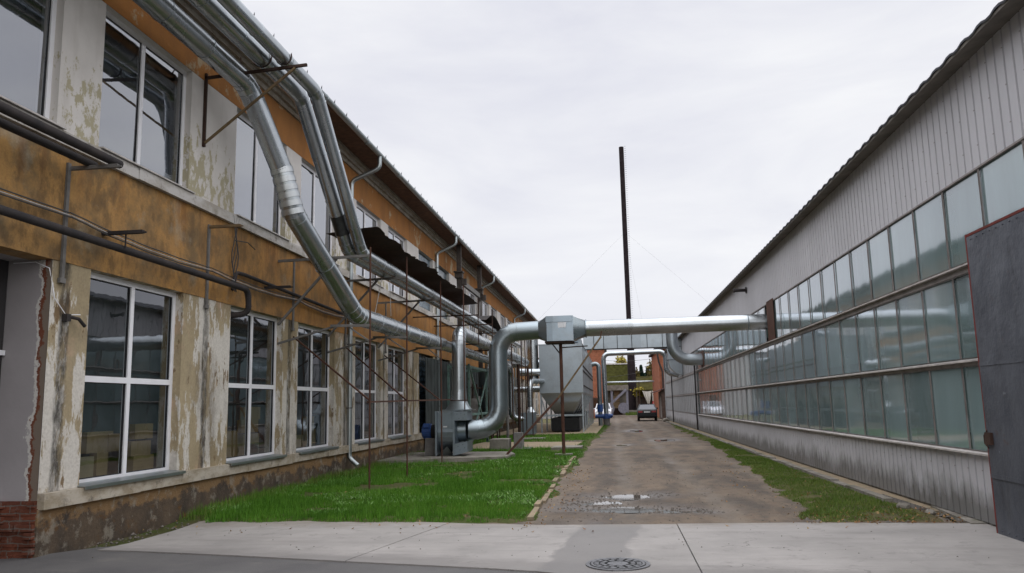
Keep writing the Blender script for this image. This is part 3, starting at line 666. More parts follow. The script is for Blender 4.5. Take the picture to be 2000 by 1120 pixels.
# gateway jamb at the lower left: render over crumbling brick, dark glazed gate set back
mb = MB(); mb.add([(XL - .001, GY - .006, .60), (-8.3, GY - .006, .60), (-8.3, GY - .006, 3.47), (XL - .001, GY - .006, 3.47)], [(0, 1, 2, 3)])
mb.build('gateway_reveal', M['reveal'], fb, recalc=False)
mb = MB()
for r in range(8):                                   # loose brick courses below the reveal, every brick a little out of line
    z = -.06 + r * .086; off = .13 if r % 2 else 0
    for q in range(6):
        x1 = XL + .03 - q * .262 - off + (0 if q else off); x0 = x1 - .25
        if q == 0 and off: x0 = XL + .03 - .12
        if random.random() < .06: continue
        j = random.uniform(-.035, .03); mb.box((x0, GY - .06 + j, z), (x1 - random.uniform(0, .03), GY + .2, z + random.uniform(.066, .079)))
mb.box((-8.2, GY - .025, -.1), (XL, GY + .2, .62)); mb.build('brick_base', M['old_brick'], fb)
mb = MB(); mb.box((-8.3, 3.6, 3.47), (XL - .31, GY + .05, 3.6)); mb.build('lintel', M['grey_render'], fb)
gd = MB(); gx = ay(12, 700, GY).x; gd.box((gx - .10, 3.8, .05), (gx - .04, GY - .02, 3.47)); gp = gd.build('gateway_leaf', M['gate_glass'], fb)
gd = MB(); gd.box((gx - .04, 3.8, 2.32), (gx, GY - .02, 2.38)); gd.box((gx - .04, 3.8, .62), (gx, GY - .02, .75)); gd.build('gateway_rail', M['pvc'], gp)
mb = MB(); mb.box((-8.0, -4, -.1), (XL + .0, 3.6, 3.47)); mb.build('near_wall', M['pier'], fb)
mb = MB(); mb.box((-13, 71.5, 0), (XL + .006, 72.01, 8.1)); mb.build('end_wall', M['band'], fb)

# ---- cardboard boxes and lamps just inside the ground floor windows
names = ['nearest the gateway corner', 'second from the gateway corner', 'third from the gateway corner']
def carton(y, z, w, h, d, mat, label, group, x0=-7.0, rz=0.0):
    t = MB(); t.box((x0 - d, y, z), (x0, y + w, z + h)); b = t.build('cardboard_box', M[mat]); tag(b, label, 'box', group)
    tp = MB(); tp.box((x0 - d, y + w * .5 - .03, z + h), (x0 + .002, y + w * .5 + .03, z + h + .003)); tp.build('tape', M['card_pale'], b); return b
spec = [(0, [(.10, .62, .30, 'card_pale', 'pale low carton at the left end'), (.78, .5, .34, 'card', 'bottom carton of the left stack'), (1.02, .30, .58, 'card', 'tall narrow carton beside the mullion'), (1.62, .52, .24, 'card', 'bottom carton of the right stack')],
            [(.58, .56, .34, .28, 'card', 'upper carton of the left stack'), (1.58, .5, .24, .21, 'card', 'middle carton of the right stack'), (1.66, .46, .48, .22, 'card', 'top carton of the right stack')]),
        (1, [(.12, .42, .34, 'card', 'bottom carton at the left end'), (.60, .44, .50, 'card', 'tall carton beside the left stack'), (1.25, .70, .42, 'card_pale', 'wide pale carton on the right')],
            [(.1, .40, .34, .32, 'card', 'upper carton at the left end'), (1.22, .72, .44, .25, 'card', 'upper carton on the right'), (1.32, .7, .69, .24, 'card', 'topmost carton on the right')]),
        (2, [(.15, .5, .36, 'card', 'bottom carton on the left'), (.75, .4, .3, 'card_pale', 'low pale carton in the middle'), (1.3, .6, .4, 'card', 'bottom carton on the right')],
            [(.2, .45, .36, .3, 'card', 'upper carton on the left'), (1.35, .5, .4, .3, 'card', 'upper carton on the right')])]
for wi, base, upper in spec:
    y0 = low[wi]; g = 'cartons stacked inside the ground floor windows'
    for o, w, h, mt, lb in base: carton(y0 + o, .74, w, h, .4, mt, f'{lb} behind the ground floor window {names[wi]}', g)
    for o, w, z, h, mt, lb in upper: carton(y0 + o, .742 + z, w, h, .38, mt, f'{lb} behind the ground floor window {names[wi]}', g, -7.02)
mb = MB(); mb.box((-7.7, low[0] - .0, .5), (-6.98, low[2] + 2.3, .738)); mb.build('window_bench', M['inner_metal'], it)
fm = MB()
for i in range(40):
    a = RNG.uniform(0, 1, 2); fm.add([(-6.97, low[1] + 1.25 + .65 * q[0] , .76 + .24 * q[1]) for q in (RNG.uniform(0, 1, 2), RNG.uniform(0, 1, 2), RNG.uniform(0, 1, 2))], [(0, 1, 2)])
tag(fm.build('plastic_film', M['film']), 'crumpled greenish plastic film lying behind the second ground floor window', 'film')
for i, (y, z, w) in enumerate(((16.9, 2.66, 'seen through the second ground floor window'), (20.6, 2.66, 'seen through the third ground floor window'))):
    l = MB(); l.box((-9.4, y, z), (-9.3, y + .30, z + .05)); lo_ = thing('ceiling_lamp', f'small lit warm ceiling lamp {w}', 'lamp', (-9.35, y, z + .5), 'lit lamps inside the building')
    l.build('tube', M['lamp'], lo_); k = MB(); k.box((-9.41, y - .02, z + .052), (-9.29, y + .32, z + .08)); k.bar((-9.35, y + .15, z + .08), (-9.35, y + .15, z + .95), .02); k.build('housing', M['pvc'], lo_)

# ------------------------------------------------------------------ RIGHT HALL
hb = thing('hall_building', 'long low hall of ribbed grey cladding with three rows of teal glass on the right', 'building', (10, 35, 0))
HY0, HY1 = 2.0, 72.0
def ribbed(x, y0, y1, z0, z1, pitch=.205, d=.06):
    mb = MB(); pts = []; y = y0
    while y < y1:
        for f, o in ((0, 0), (.80, 0), (.83, d), (.95, d)): pts.append((y + f * pitch, o))
        y += pitch
    a = [(x + o, yy, z0) for yy, o in pts]; b = [(x + o, yy, z1) for yy, o in pts]; n = len(a)
    mb.add(a + b, [(i, n + i, n + i + 1, i + 1) for i in range(n - 1)]); return mb
ribbed(XR, HY0, HY1, 4.36, 5.72).build('upper_cladding', M['clad'], hb, recalc=False)
ribbed(XR, HY0, HY1, .03, .855).build('lower_cladding', M['clad_low'], hb, recalc=False)
mb = MB(); mb.box((XR + .03, HY0, -.2), (XR + .3, HY1, .028)); mb.build('footing', M['kerb'], hb)
GE = 44.6
rows = [(.90, 1.965), (2.055, 3.135), (3.26, 4.335)]
mb = MB()
for z0, z1 in ((.857, .898), (1.968, 2.05), (3.14, 3.255), (4.337, 4.36)):
    mb.box((XR - .015, HY0, z0), (XR + .12, HY1, z1 - .0))
mb.build('structural_rail', M['mullion'], hb)
rowname = ['lower_ribbon_window', 'middle_ribbon_window', 'upper_ribbon_window']
for r, (z0, z1) in enumerate(rows):
    ph = 10.03 - 8 * 1.088 + (0 if r == 2 else -.05)
    mb = MB(); yk = [ph + 1.088 * k for k in range(70)]; yk = [y for y in yk if HY0 < y < HY1]
    hl = [(a + .017, b - .017, z0 + .012, z1 - .012) for a, b in zip(yk, yk[1:])]
    pierced(mb, XR - .006, HY0 + .01, HY1 - .01, z0, z1, hl, .012)
    w = mb.build('ribbon_window', M['mullion'], hb, recalc=False, weld=True)
    g = MB()
    for a, b in zip(yk, yk[1:]):
        if a > GE: break
        if r == 2 and 22.6 < a < 23.7: continue
        t1, t2 = np.clip(RNG.normal(0, .0022, 2), -.004, .004)                # every pane sits at its own slight angle
        g.add([(XR + .008 - t1 * .5, a + .01, z0), (XR + .008 + t1 * .5, b - .01, z0), (XR + .008 + t1 * .5 + t2, b - .01, z1), (XR + .008 - t1 * .5 + t2, a + .01, z1)], [(0, 1, 2, 3)])
    g.build('pane', M['glass_teal'], w, recalc=False)
    s_ = MB(); s_.prism([(XR + .02, z0 + .0), (XR - .075, z0 - .02), (XR - .075, z0 - .042), (XR + .0, z0 - .042)], 1, HY0, GE)
    s_.build('sill', M['rail'], w)
    f = MB()
    for a, b in zip(yk, yk[1:]):
        if b > GE: f.add([(XR + .015, a + .02, z0), (XR + .015, b - .02, z0), (XR + .015, b - .02, z1), (XR + .015, a + .02, z1)], [(0, 1, 2, 3)])
    f.build('infill_panel', M['panel'], w, recalc=False)
mb = MB()                                              # curtain hung in folds behind the glass, with gaps
for z0, z1 in rows:
    y = HY0 + .3
    while y < GE - .5:
        l = random.choice((.5, 1.0, 2.1, 3.2, 4.3)); n = int(l / .07) + 2
        pts = [(XR + .20 + .03 * math.sin(i * 1.9) + random.uniform(-.008, .008), y + l * i / (n - 1)) for i in range(n)]
        zb = z0 + random.choice((.0, .0, .05, .2, .45)); a = [(px, py, zb) for px, py in pts]; b = [(px, py, z1) for px, py in pts]
        mb.add(a + b, [(i, n + i, n + i + 1, i + 1) for i in range(n - 1)], True); y += l + random.choice((0.0, 0.0, .12, .25, .9))
mb.build('curtain', M['curtain'], hb, recalc=False)
mb = MB(); mb.box((XR + .9, HY0, .2), (XR + 5, HY1 - .3, 4.6)); mb.build('interior', M['interior'], hb)
mb = MB()                                              # eave: sloping profiled roof over a boarded verge
n = int((HY1 - HY0 + .6) / .105); prof = [(HY0 - .3 + i * .105, (.0, .026, .026, .0)[i % 4]) for i in range(n)]
lo = [(XR - .30, y, 5.70 + d) for y, d in prof]; hi = [(XR + 9, y, 8.0 + d) for y, d in prof]; k = len(lo)
mb.add(lo + hi + [(x, y, z - .03) for x, y, z in lo], [(i, i + 1, k + i + 1, k + i) for i in range(k - 1)] + [(i, 2 * k + i, 2 * k + i + 1, i + 1) for i in range(k - 1)])
mb.build('roof', M['roof_dark'], hb, recalc=False)
mb = MB(); mb.prism([(XR - .285, 5.652), (XR + .05, 5.725), (XR + .05, 5.765), (XR - .285, 5.692)], 1, HY0 - .2, HY1 + .1); mb.build('eave_board', M['eave_board'], hb)
mb = MB(); mb.box((XR - .02, HY1 + .002, 0), (XR + 14, HY1 + .2, 5.7)); mb.box((XR - .05, HY1 - .25, .0), (XR - .002, HY1 + .1, 5.6)); mb.build('end_wall', M['panel'], hb)
for y in (44.95, 63.0):
    d = MB(); d.tube([(XR - .07, y, 3.65), (XR - .07, y, .04)], .045, 10); d.build('drain_pipe', M['black_pipe'], hb)
mb = MB(); mb.box((XR - .03, 22.75, 3.262), (XR - .018, 23.72, 4.40)); mb.box((XR - .03, 40.55, 3.262), (XR - .018, 41.9, 4.1)); mb.build('duct_entry_plate', M['rust'], hb)
st = MB(); st.tube([(XR + .02, 27.0, 5.22), (XR - .42, 27.0, 5.22)], .055, 12); st.tube([(XR - .40, 27, 5.22), (XR - .44, 27, 5.22)], .08, 12); st.tube([(XR - .01, 27, 5.22), (XR - .04, 27, 5.22)], .11, 12); st.build('stub_pipe', M['black_pipe'], hb)

# gate leaf folded back against the hall
gt = thing('metal_gate', 'dark galvanized sheet gate leaf with red-brown edge folded back at the right edge', 'gate', (4.36, 8.2, 0))
mb = MB()
for z0, z1, o in ((.0, .655, 0), (.66, 1.955, .006), (1.96, 3.50, 0)):
    mb.box((4.345 - o, 5.6, z0), (4.36, 10.14, z1))
mb.build('sheet_panel', M['gate'], gt)
mb = MB()
for z in (.655, 1.955): mb.box((4.333, 5.6, z - .02), (4.344, 10.13, z + .028))
for y in np.arange(5.7, 10.1, .16):
    for z in (.64, .675, 1.94, 1.975, .05, 3.46): mb.tube([(4.332, y, z), (4.345, y, z)], .008, 6)
mb.build('seam_strip', M['gate'], gt)
mb = MB(); mb.bar((4.36, 10.16, -.02), (4.36, 10.16, 3.54), .035, .03); mb.bar((4.36, 5.6, 3.52), (4.36, 10.13, 3.52), .035, .03); mb.build('edge_frame', M['red_paint'], gt)
mb = MB(); mb.box((4.30, 9.98, 1.02), (4.335, 10.12, 1.16)); mb.tube([(4.34, 10.12, 1.18), (4.33, 10.19, 1.12), (4.33, 10.19, 1.03), (4.34, 10.12, .98)], .012, 8); mb.build('latch', M['rust_dark'], gt)
mb = MB(); mb.tube([(4.37, 10.17, .32), (4.37, 10.17, -.0)], .025, 8); mb.box((4.36, 9.4, -.0), (4.40, 10.18, .03)); mb.build('bottom_bolt', M['rust'], gt)
# ------------------------------------------------------------------ DUCTS ALONG THE LEFT WALL
GD = 'galvanized ducts along the ochre wall'
def duct_thing(name, label, group=None, loc=(0, 0, 0)): return thing(name, label, 'duct', loc, group)
# A: the thick duct, comes along under the frieze, dives past the upper windows, runs on above the lower ones
a1, a2, a3, a4 = ax(483, 165, -6.15), ax(551, 335, -5.80), ax(572, 415, -5.65), ax(694, 626, -5.22)
A_path = fillet([(-6.22, -3, 7.46), a1, a2, a3, (-5.22, a4.y, 3.50), (-5.22, 24.0, 3.50)], [.5, .35, .5, .8], 3)
dA = duct_thing('air_duct', 'thickest galvanized duct kinking down past the upper windows to run over the lower ones', GD, (-5.22, 20, 3.5))
duct_mesh(A_path, .172, .205, 26).build('duct_pipe', M['galv'], dA, 12)
A2 = fillet([(-5.22, 24.0, 3.50), (-5.22, 40.6, 3.50), (-5.22, 40.6, .9), (-4.5, 40.9, .88)], [.55, .4], 6)
duct_mesh(A2, .17, .16, 20).build('duct_branch', M['galv'], dA)
mb = MB()
for f in (.0, .22, .42, .6, .8, 1.0):                   # repair sleeve of overlapping collars at the kink
    p = a2.lerp(a3, f); d = (a3 - a2).normalized(); rr = .205 + .006 * (int(f * 10) % 2)
    mb.tube([p - d * .055, p - d * .05, p + d * .05, p + d * .055], [.18, rr, rr, .18], 26, False)
mb.build('repair_sleeve', M['galv_band'], dA)
# B and C: the twin ducts
b1, b2 = ax(588, 193, -5.66), ax(682, 497, -5.34)
dB = duct_thing('air_duct', 'inner of the twin galvanized ducts dropping from the eave with a dark patched length', GD, (-5.34, 20, 4.8))
duct_mesh(fillet([(-5.66, -3, 7.49), (-5.66, b1.y, 7.47), (-5.34, b2.y, 4.80), (-5.34, 43.3, 4.80)], [.4, .45], 3), .155, .14, 24).build('duct_pipe', M['galv'], dB, 12)
q0 = Vector((-5.66, b1.y, 7.47)); q1 = Vector((-5.34, b2.y, 4.80)); mb = MB(); mb.tube([q0.lerp(q1, .74), q0.lerp(q1, .865)], .156, 24, False); mb.build('dark_patch', M['patch'], dB)
c1, c2 = ax(618, 184, -5.28), ax(706, 492, -5.05)
dC = duct_thing('air_duct', 'outer and thinnest of the twin galvanized ducts dropping from the eave', GD, (-5.05, 20, 4.8))
duct_mesh(fillet([(-5.28, -3, 7.47), (-5.28, c1.y, 7.45), (-5.05, c2.y, 4.78), (-5.05, 43.3, 4.78)], [.4, .4], 3), .125, .118, 24).build('duct_pipe', M['galv'], dC, 12)
# clamps around the three ducts on the top bracket
def wall_bracket(y, z, tip, label, strut=True, zb=None, group=None, mat='rust_dark', name='wall_bracket', top=.28):
    t = thing(name, label, 'bracket', (XL, y, z), group)
    m_ = MB(); m_.bar((XL, y, z), (tip, y, z + .10 if strut else z), .045, .045); m_.build('arm', M[mat], t)
    if zb is not None:
        m_ = MB(); m_.bar((XL + .025, y, z + .08), (XL + .025, y, zb), .045, .05, up=(1, 0, 0)); m_.build('upright', M[mat], t)
        if strut: m_ = MB(); m_.bar((XL + .05, y - .01, zb + .06), (tip + (.28 if tip < 0 else 0) - .28 - .20, y - .01, z + .06), .035); m_.build('strut', M['rust_light'], t)
    return t
b = wall_bracket(12.08, 7.21, -4.88, 'tall black bracket with pale diagonal strut holding three ducts below the eave', True, 6.0)
for cx, cz, r in ((-6.22, 7.46, .172), (-5.66, 7.49, .155), (-5.28, 7.47, .125)):
    m_ = MB(); m_.tube([(cx + (r + .012) * math.cos(R(a)), 12.06, cz + (r + .012) * math.sin(R(a))) for a in range(-200, 21, 20)], .012, 6); m_.build('clamp', M['rust_dark'], b)
# D: riser from the fan that turns and follows the wall
FY = 24.2
dD = duct_thing('air_duct', 'galvanized duct rising from the front fan and turning to run back along the wall', GD, (-4.72, FY, 0))
duct_mesh(fillet([(-4.72, FY, 2.08), (-4.72, FY, 3.88), (-4.72, 43.2, 3.88)], [.42], 6), .215, .20, 26).build('duct_pipe', M['galv'], dD, 12)
def sq2round(z0, z1, cx, cy, hx, hy, r, mb, n=24):
    lo = []; 
    for i in range(n):
        a = 2 * math.pi * (i + .5) / n; c, s_ = math.cos(a), math.sin(a); k = 1 / max(abs(c), abs(s_)); lo.append((cx + hx * c * k, cy + hy * s_ * k, z0))
    hi = [(cx + r * math.cos(2 * math.pi * (i + .5) / n), cy + r * math.sin(2 * math.pi * (i + .5) / n), z1) for i in range(n)]
    mb.loft(lo, hi, True); return mb
mb = MB(); sq2round(1.502, 1.77, -4.74, FY, .37, .27, .25, mb); mb.build('outlet_transition', M['galv_dark'], dD)
mb = MB(); mb.tube([(-4.73, FY, 1.79), (-4.72, FY, 2.10)], [.25, .217], 26, False); mb.build('outlet_cone', M['galv'], dD)
mb = MB(); mb.tube([(-4.735, FY, 1.77), (-4.735, FY, 1.79)], .275, 26); mb.build('flange', M['rust'], dD)
mb = MB(); mb.box((-5.20, FY - .37, 1.467), (-4.28, FY + .37, 1.502)); mb.build('base_flange', M['galv_dark'], dD)

# front centrifugal fan
fan = thing('centrifugal_fan', 'grey-blue boxed centrifugal fan with a blue motor on the concrete slab by the lawn', 'fan', (-4.8, FY, .15))
y0, y1 = FY - .68, FY + .75
mb = MB(); n = 28; cx, cz, rr = 0, .84, .64             # scroll drum between two side plates
ring = [(FY + .03 + rr * math.cos(2 * math.pi * i / n), cz + rr * math.sin(2 * math.pi * i / n) * .97) for i in range(n)]
mb.prism(ring, 0, -5.27, -4.80); mb.box((-5.27, y0 + .08, .9), (-4.80, FY + .5, 1.44)); mb.build('casing', M['fan_paint'], fan)
def sideplate(x0, x1):
    m_ = MB(); m_.prism([(y0, .16), (y1, .16), (y1, 1.465), (y0, 1.465)], 0, x0, x1); return m_
sideplate(-5.33, -5.275).build('side_plate', M['fan_paint'], fan); sideplate(-4.795, -4.74).build('side_plate', M['fan_paint'], fan)
for s_ in (0, 1):
    mb = MB()                                       # folded stiffeners that close the plates in V shapes at top and bottom
    z = 1.46 if s_ == 0 else .165; zz = 1.22 if s_ == 0 else .42
    mb.add([(-5.274, y0, z), (-5.0, y0 + .12, zz), (-5.274, y0 + .22, z)], [(0, 1, 2)])
    mb.add([(-4.796, y0, z), (-5.0, y0 + .12, zz), (-4.796, y0 + .22, z)], [(0, 2, 1)])
    mb.add([(-5.274, y0 + .22, z), (-5.0, y0 + .12, zz), (-4.796, y0 + .22, z)], [(0, 1, 2)])
    mb.build('folded_stiffener', M['galv_dark'], fan)
mb = MB(); mb.box((-4.738, y0 + .0, 1.18), (-4.36, y0 + .9, 1.44)); mb.build('inlet_bracket', M['fan_paint'], fan)
mb = MB(); mb.prism([(-4.738, .16), (-4.36, .26), (-4.36, .56), (-4.738, .50)], 1, y0, y0 + .9); mb.build('inlet_bracket', M['fan_paint'], fan)
mb = MB()
for xx, zz in ((-4.66, 1.37), (-4.54, 1.39), (-4.44, 1.36), (-4.6, 1.24), (-4.48, 1.25), (-4.64, .42), (-4.5, .47), (-4.44, .38), (-4.58, .32)):
    mb.tube([(xx, y0 - .006, zz), (xx, y0 + .004, zz)], .012, 8)
mb.build('rivets', M['sign_dark'], fan)
mb = MB(); mb.tube([(-4.738, FY + .1, .88), (-4.62, FY + .1, .88), (-4.50, FY + .1, .88)], [.36, .34, .315], 26); mb.build('inlet_ring', M['galv_dark'], fan)
mb = MB(); mb.tube([(-5.34, FY, .86), (-5.58, FY, .86)], .20, 18); mb.build('motor_flange', M['brushed_dark'], fan)
mb = MB(); mb.tube([(-5.57, FY, .86), (-5.6, FY, .86), (-5.84, FY, .86), (-5.87, FY, .86)], [.19, .22, .22, .17], 20)
for k in range(20):
    a = 2 * math.pi * k / 20; mb.bar((-5.6, FY + .225 * math.cos(a), .86 + .225 * math.sin(a)), (-5.8, FY + .225 * math.cos(a), .86 + .225 * math.sin(a)), .012, .02)
mb.box((-5.78, FY - .26, .98), (-5.6, FY - .18, 1.1)); mb.build('motor', M['blue'], fan)
mb = MB(); mb.prism([(FY - .34, .15), (FY + .34, .15), (FY + .22, .66), (FY - .22, .66)], 0, -5.74, -5.36); mb.build('motor_stand', M['steel_grey'], fan)
ph = FY + .03 - math.sqrt(max(0, rr * rr - 0))
mb = MB(); el = [(-5.03 + .12 * math.cos(2 * math.pi * i / 28), FY + .03 - math.sqrt(rr ** 2 - ((1.12 + .06 * math.sin(2 * math.pi * i / 28)) - cz) ** 2 / .94) - .008, 1.12 + .06 * math.sin(2 * math.pi * i / 28)) for i in range(29)]
mb.tube(el, .006, 6, False)
for k in range(5):
    x = -5.10 + k * .032; zt = 1.12; yv = FY + .03 - math.sqrt(rr ** 2 - (zt - cz) ** 2 / .94) - .008; mb.bar((x, yv, zt - .022), (x + .008 * (k % 2), yv - .008, zt + .022), .008)
    mb.bar((x, yv - .002, zt + (.022 if k % 2 else -.02)), (x + .02, yv - .002, zt + (.022 if k % 2 else -.02)), .007)
mb.build('oval_emblem', M['sign_dark'], fan)
mb = MB(); yv = FY + .03 - math.sqrt(rr ** 2 - (1.0 - cz) ** 2 / .94) - .014; mb.box((-5.1, yv, .985), (-4.98, yv + .004, 1.02)); mb.build('label', M['label_white'], fan)

# cross duct: elbow from the fan inlet, riser, damper box, long run to the hall
CY = 24.7; CZ = 3.90
cd_ = duct_thing('cross_duct', 'large galvanized duct rising from the fan and crossing above the track to the hall', None, (-1.6, CY, 3.9))
duct_mesh(fillet([(-4.52, FY + .1, .88), (-3.56, CY - .05, .88), (-3.56, CY, CZ - .05), (-2.25, CY, CZ)], [.70, .66], 5), .30, .288, 40, 1.6).build('rising_elbow', M['galv_dark'], cd_, 11)
mb = MB(); duct_mesh([(Vector((-.80, CY, CZ)), 0), (Vector((XR + .05, CY - .45, CZ - .02)), 0)], .25, .235, 30, 1.45, .02, 1.04, True, mb); mb.build('duct_pipe', M['galv'], cd_)
def round2box(x0, x1, hy, hz, r, mb, n=28, cz=CZ):
    A = [(x0, CY + r * math.cos(2 * math.pi * (i + .5) / n), cz + r * math.sin(2 * math.pi * (i + .5) / n)) for i in range(n)]; B = []
    for i in range(n):
        a = 2 * math.pi * (i + .5) / n; c, s_ = math.cos(a), math.sin(a); k = 1 / max(abs(c), abs(s_)); B.append((x1, CY + hy * c * k, cz + hz * s_ * k))
    mb.loft(A, B, True); return mb
mb = MB(); round2box(-2.25, -1.98, .40, .385, .286, mb); mb.build('transition', M['galv_dark'], cd_); mb = MB(); round2box(-.80, -1.16, .40, .36, .262, mb); mb.build('transition', M['galv_dark'], cd_)
mb = MB(); mb.box((-1.98, CY - .40, CZ - .385), (-1.19, CY + .40, CZ + .36)); mb.box((-2.0, CY - .425, CZ + .20), (-1.2, CY + .42, CZ + .385)); mb.box((-1.19, CY - .42, CZ - .40), (-1.16, CY + .42, CZ + .385)); mb.build('damper_box', M['fan_paint'], cd_)
mb = MB(); mb.box((-1.63, CY - .412, CZ + .02), (-1.42, CY - .401, CZ + .19)); mb.add([(-1.46, CY - .413, CZ + .16), (-1.36, CY - .413, CZ + .2), (-1.40, CY - .43, CZ + .0), (-1.45, CY - .413, CZ + .03)], [(0, 1, 2, 3)]); mb.build('pale_label', M['label_white'], cd_)
mb = MB()
for x in (-.80, -.79): mb.tube([(x, CY, CZ), (x + .02, CY, CZ)], .285, 28)
mb.tube([(4.02, CY - .41, CZ - .02), (4.05, CY - .41, CZ - .02)], .245, 28); mb.build('flange', M['galv_dark'], cd_)
# support post and brace
po = thing('support_post', 'rusty steel post on a small concrete foot carrying the damper box', 'post', (-1.6, CY, 0))
mb = MB(); mb.tube([(-1.59, CY, .08), (-1.59, CY, 3.44)], .052, 12); mb.build('pole', M['rust'], po)
mb = MB(); mb.box((-1.86, CY - .2, -.05), (-1.33, CY + .22, .10)); mb.build('concrete_foot', M['old_concrete'], po)
mb = MB(); mb.box((-2.05, CY - .36, 3.46), (-1.16, CY + .36, 3.512)); mb.bar((-1.85, CY, 3.46), (-1.6, CY, 3.12), .04); mb.bar((-1.6, CY, 3.33), (-.75, CY, 3.36), .035); mb.build('bearing_frame', M['rust_dark'], po)
br = thing('diagonal_brace', 'long rusty diagonal brace from the slab corner up to the crossing duct', 'brace', (-3.3, 24, .15))
mb = MB(); mb.bar((-3.27, 24.0, .12), (-1.70, 24.5, 1.78), .06); mb.build('lower_arm', M['rust'], br); mb = MB(); mb.bar((-.34, CY - .26, 3.62), (-.30, CY - .26, 3.78), .03); mb.build('end_hook', M['rust'], br)
mb = MB(); mb.bar((-1.70, 24.5, 1.78), (-.32, CY - .25, 3.62), .05); mb.build('upper_arm', M['rust_light'], br)

# ---- rusty poles with arms and braces carrying the lower duct
GPOLE = 'rusty poles carrying the wall ducts'
desc = ['first rusty support pole, standing nearest in the lawn', 'second rusty support pole standing in the lawn', 'third rusty support pole, standing in front of the fan']
def pole(x, y, zb, zt, label, arms=True, brace_y=None, zl=3.22):
    t = thing('support_pole', label, 'pole', (x, y, zb), GPOLE)
    m_ = MB(); m_.tube([(x, y, zb), (x, y, zt)], .019, 8); m_.build('pole', M['rust'], t)
    if arms:
        m_ = MB(); m_.bar((x, y, zl), (-5.55, y, zl + .02), .05); m_.build('lower_arm', M['steel_grey'], t); m_ = MB(); m_.bar((x, y + .01, 4.63), (XL + .02, y, 4.60), .05); m_.build('upper_arm', M['steel_grey'], t)
        
        for p_, q_, w_ in (((XL + .03, y + .02, zl - .30), (-5.5, y + .02, zl), .04), ((x, y + .02, zl - .32), (-5.2, y + .02, zl), .03), ((XL + .03, y + .02, 3.3), (-5.45, y + .02, 4.6), .045)):
            m_ = MB(); m_.bar(p_, q_, w_); m_.build('knee_brace', M['steel_grey'], t)
    if brace_y is not None:
        m_ = MB(); m_.bar((XL + .05, brace_y, 3.12), (x, y, 1.75), .03); m_.build('diagonal_rod', M['rust'], t)
    return t
pole(-4.74, 15.19, -.05, 4.80, desc[0], True, 15.95); pole(-4.74, 18.03, -.05, 5.12, desc[1], True, 19.3)
pole(-4.82, 22.1, -.05, 5.25, desc[2], True, 22.7, 3.24)
pole(-4.44, 23.62, 1.50, 5.25, 'short rusty rod welded above the front fan', False)
for y in (26.2, 29.4, 33.0):
    t = thing('hanger_rod', 'thin rusty hanger rod holding the wall ducts behind the fan', 'rod', (-4.43, y, 5.2), 'thin hanger rods')
    m_ = MB(); m_.bar((-4.43, y, 3.62), (-4.43, y, 5.2), .03); m_.build('rod', M['rust_dark'], t); m_ = MB(); m_.bar((-4.43, y, 3.64), (-5.3, y, 3.64), .04); m_.build('lower_arm', M['rust_dark'], t); m_ = MB(); m_.bar((-4.43, y, 4.62), (XL, y, 4.62), .04); m_.build('upper_arm', M['rust_dark'], t)
for x, y in ((-4.5, 35.5), (-4.35, 38.0), (-4.3, 39.2), (-4.1, 40.2)):
    t = MB(); t.tube([(x, y, -.02), (x, y, 5.0)], .028, 8); tag(t.build('support_pole', M['rust_dark']), 'dark rusty pole among the ducts left of the dust filter', 'pole', 'dark poles beside the dust filter')
rl = MB(); rl.bar((-4.78, 15.19, 1.72), (-4.80, 18.03, 1.75), .035); rl.bar((-4.80, 18.03, 1.75), (-4.84, 23.4, 1.80), .035); tag(rl.build('guard_rail', M['rust']), 'horizontal rusty rail linking the support poles at chest height', 'rail')
# wall irons
def strap(y, z0, z1, label):
    t = MB(); t.bar((XL + .03, y, z0), (XL + .03, y, z1), .055, .03, up=(1, 0, 0)); t.box((XL + .012, y - .05, z0), (XL + .05, y + .05, z0 + .06)); return tag(t.build('wall_strap', M['steel_grey']), label, 'strap', 'upright iron straps on the ochre band')
def iron(y, z, tip, label, mat='steel_grey', w=.05):
    t = MB(); t.bar((XL, y, z), (tip, y, z), w, .045); t.bar((XL + .05, y - .01, z), (tip + .05, y - .01, z - .012), .02); return tag(t.build('wall_iron', M[mat]), label, 'bracket', 'iron brackets sticking out of the wall')
strap(8.84, 3.2, 4.72, 'upright grey strap iron next to the gateway corner'); strap(12.35, 3.3, 4.72, 'upright strap iron between the first and second ground floor windows'); strap(15.97, 3.25, 4.75, 'upright strap iron between the second and third ground floor windows'); strap(19.3, 3.2, 4.70, 'upright strap iron beside the first downspout')
strap(22.9, 3.2, 4.7, 'upright strap iron left of the glass block bay')
iron(8.88, 4.66, -6.02, 'square grey bracket carrying the two black pipes at upper left'); iron(12.35, 4.68, -6.10, 'bare bracket under the ledge above the second ground floor window', 'rust_light')
iron(9.6, 3.98, -6.1, 'black bracket over the first ground floor window holding the black pipe', 'black_pipe', .06); iron(14.6, 3.97, -6.15, 'black bracket over the second ground floor window with a cable on it', 'black_pipe', .06)
hg = MB(); hg.tube([(-6.36, 9.62, 3.98), (-6.36, 9.62, 3.78)], .012, 6); tag(hg.build('pipe_hanger', M['black_pipe']), 'small black hanger between bracket and pipe over the first window', 'hanger')
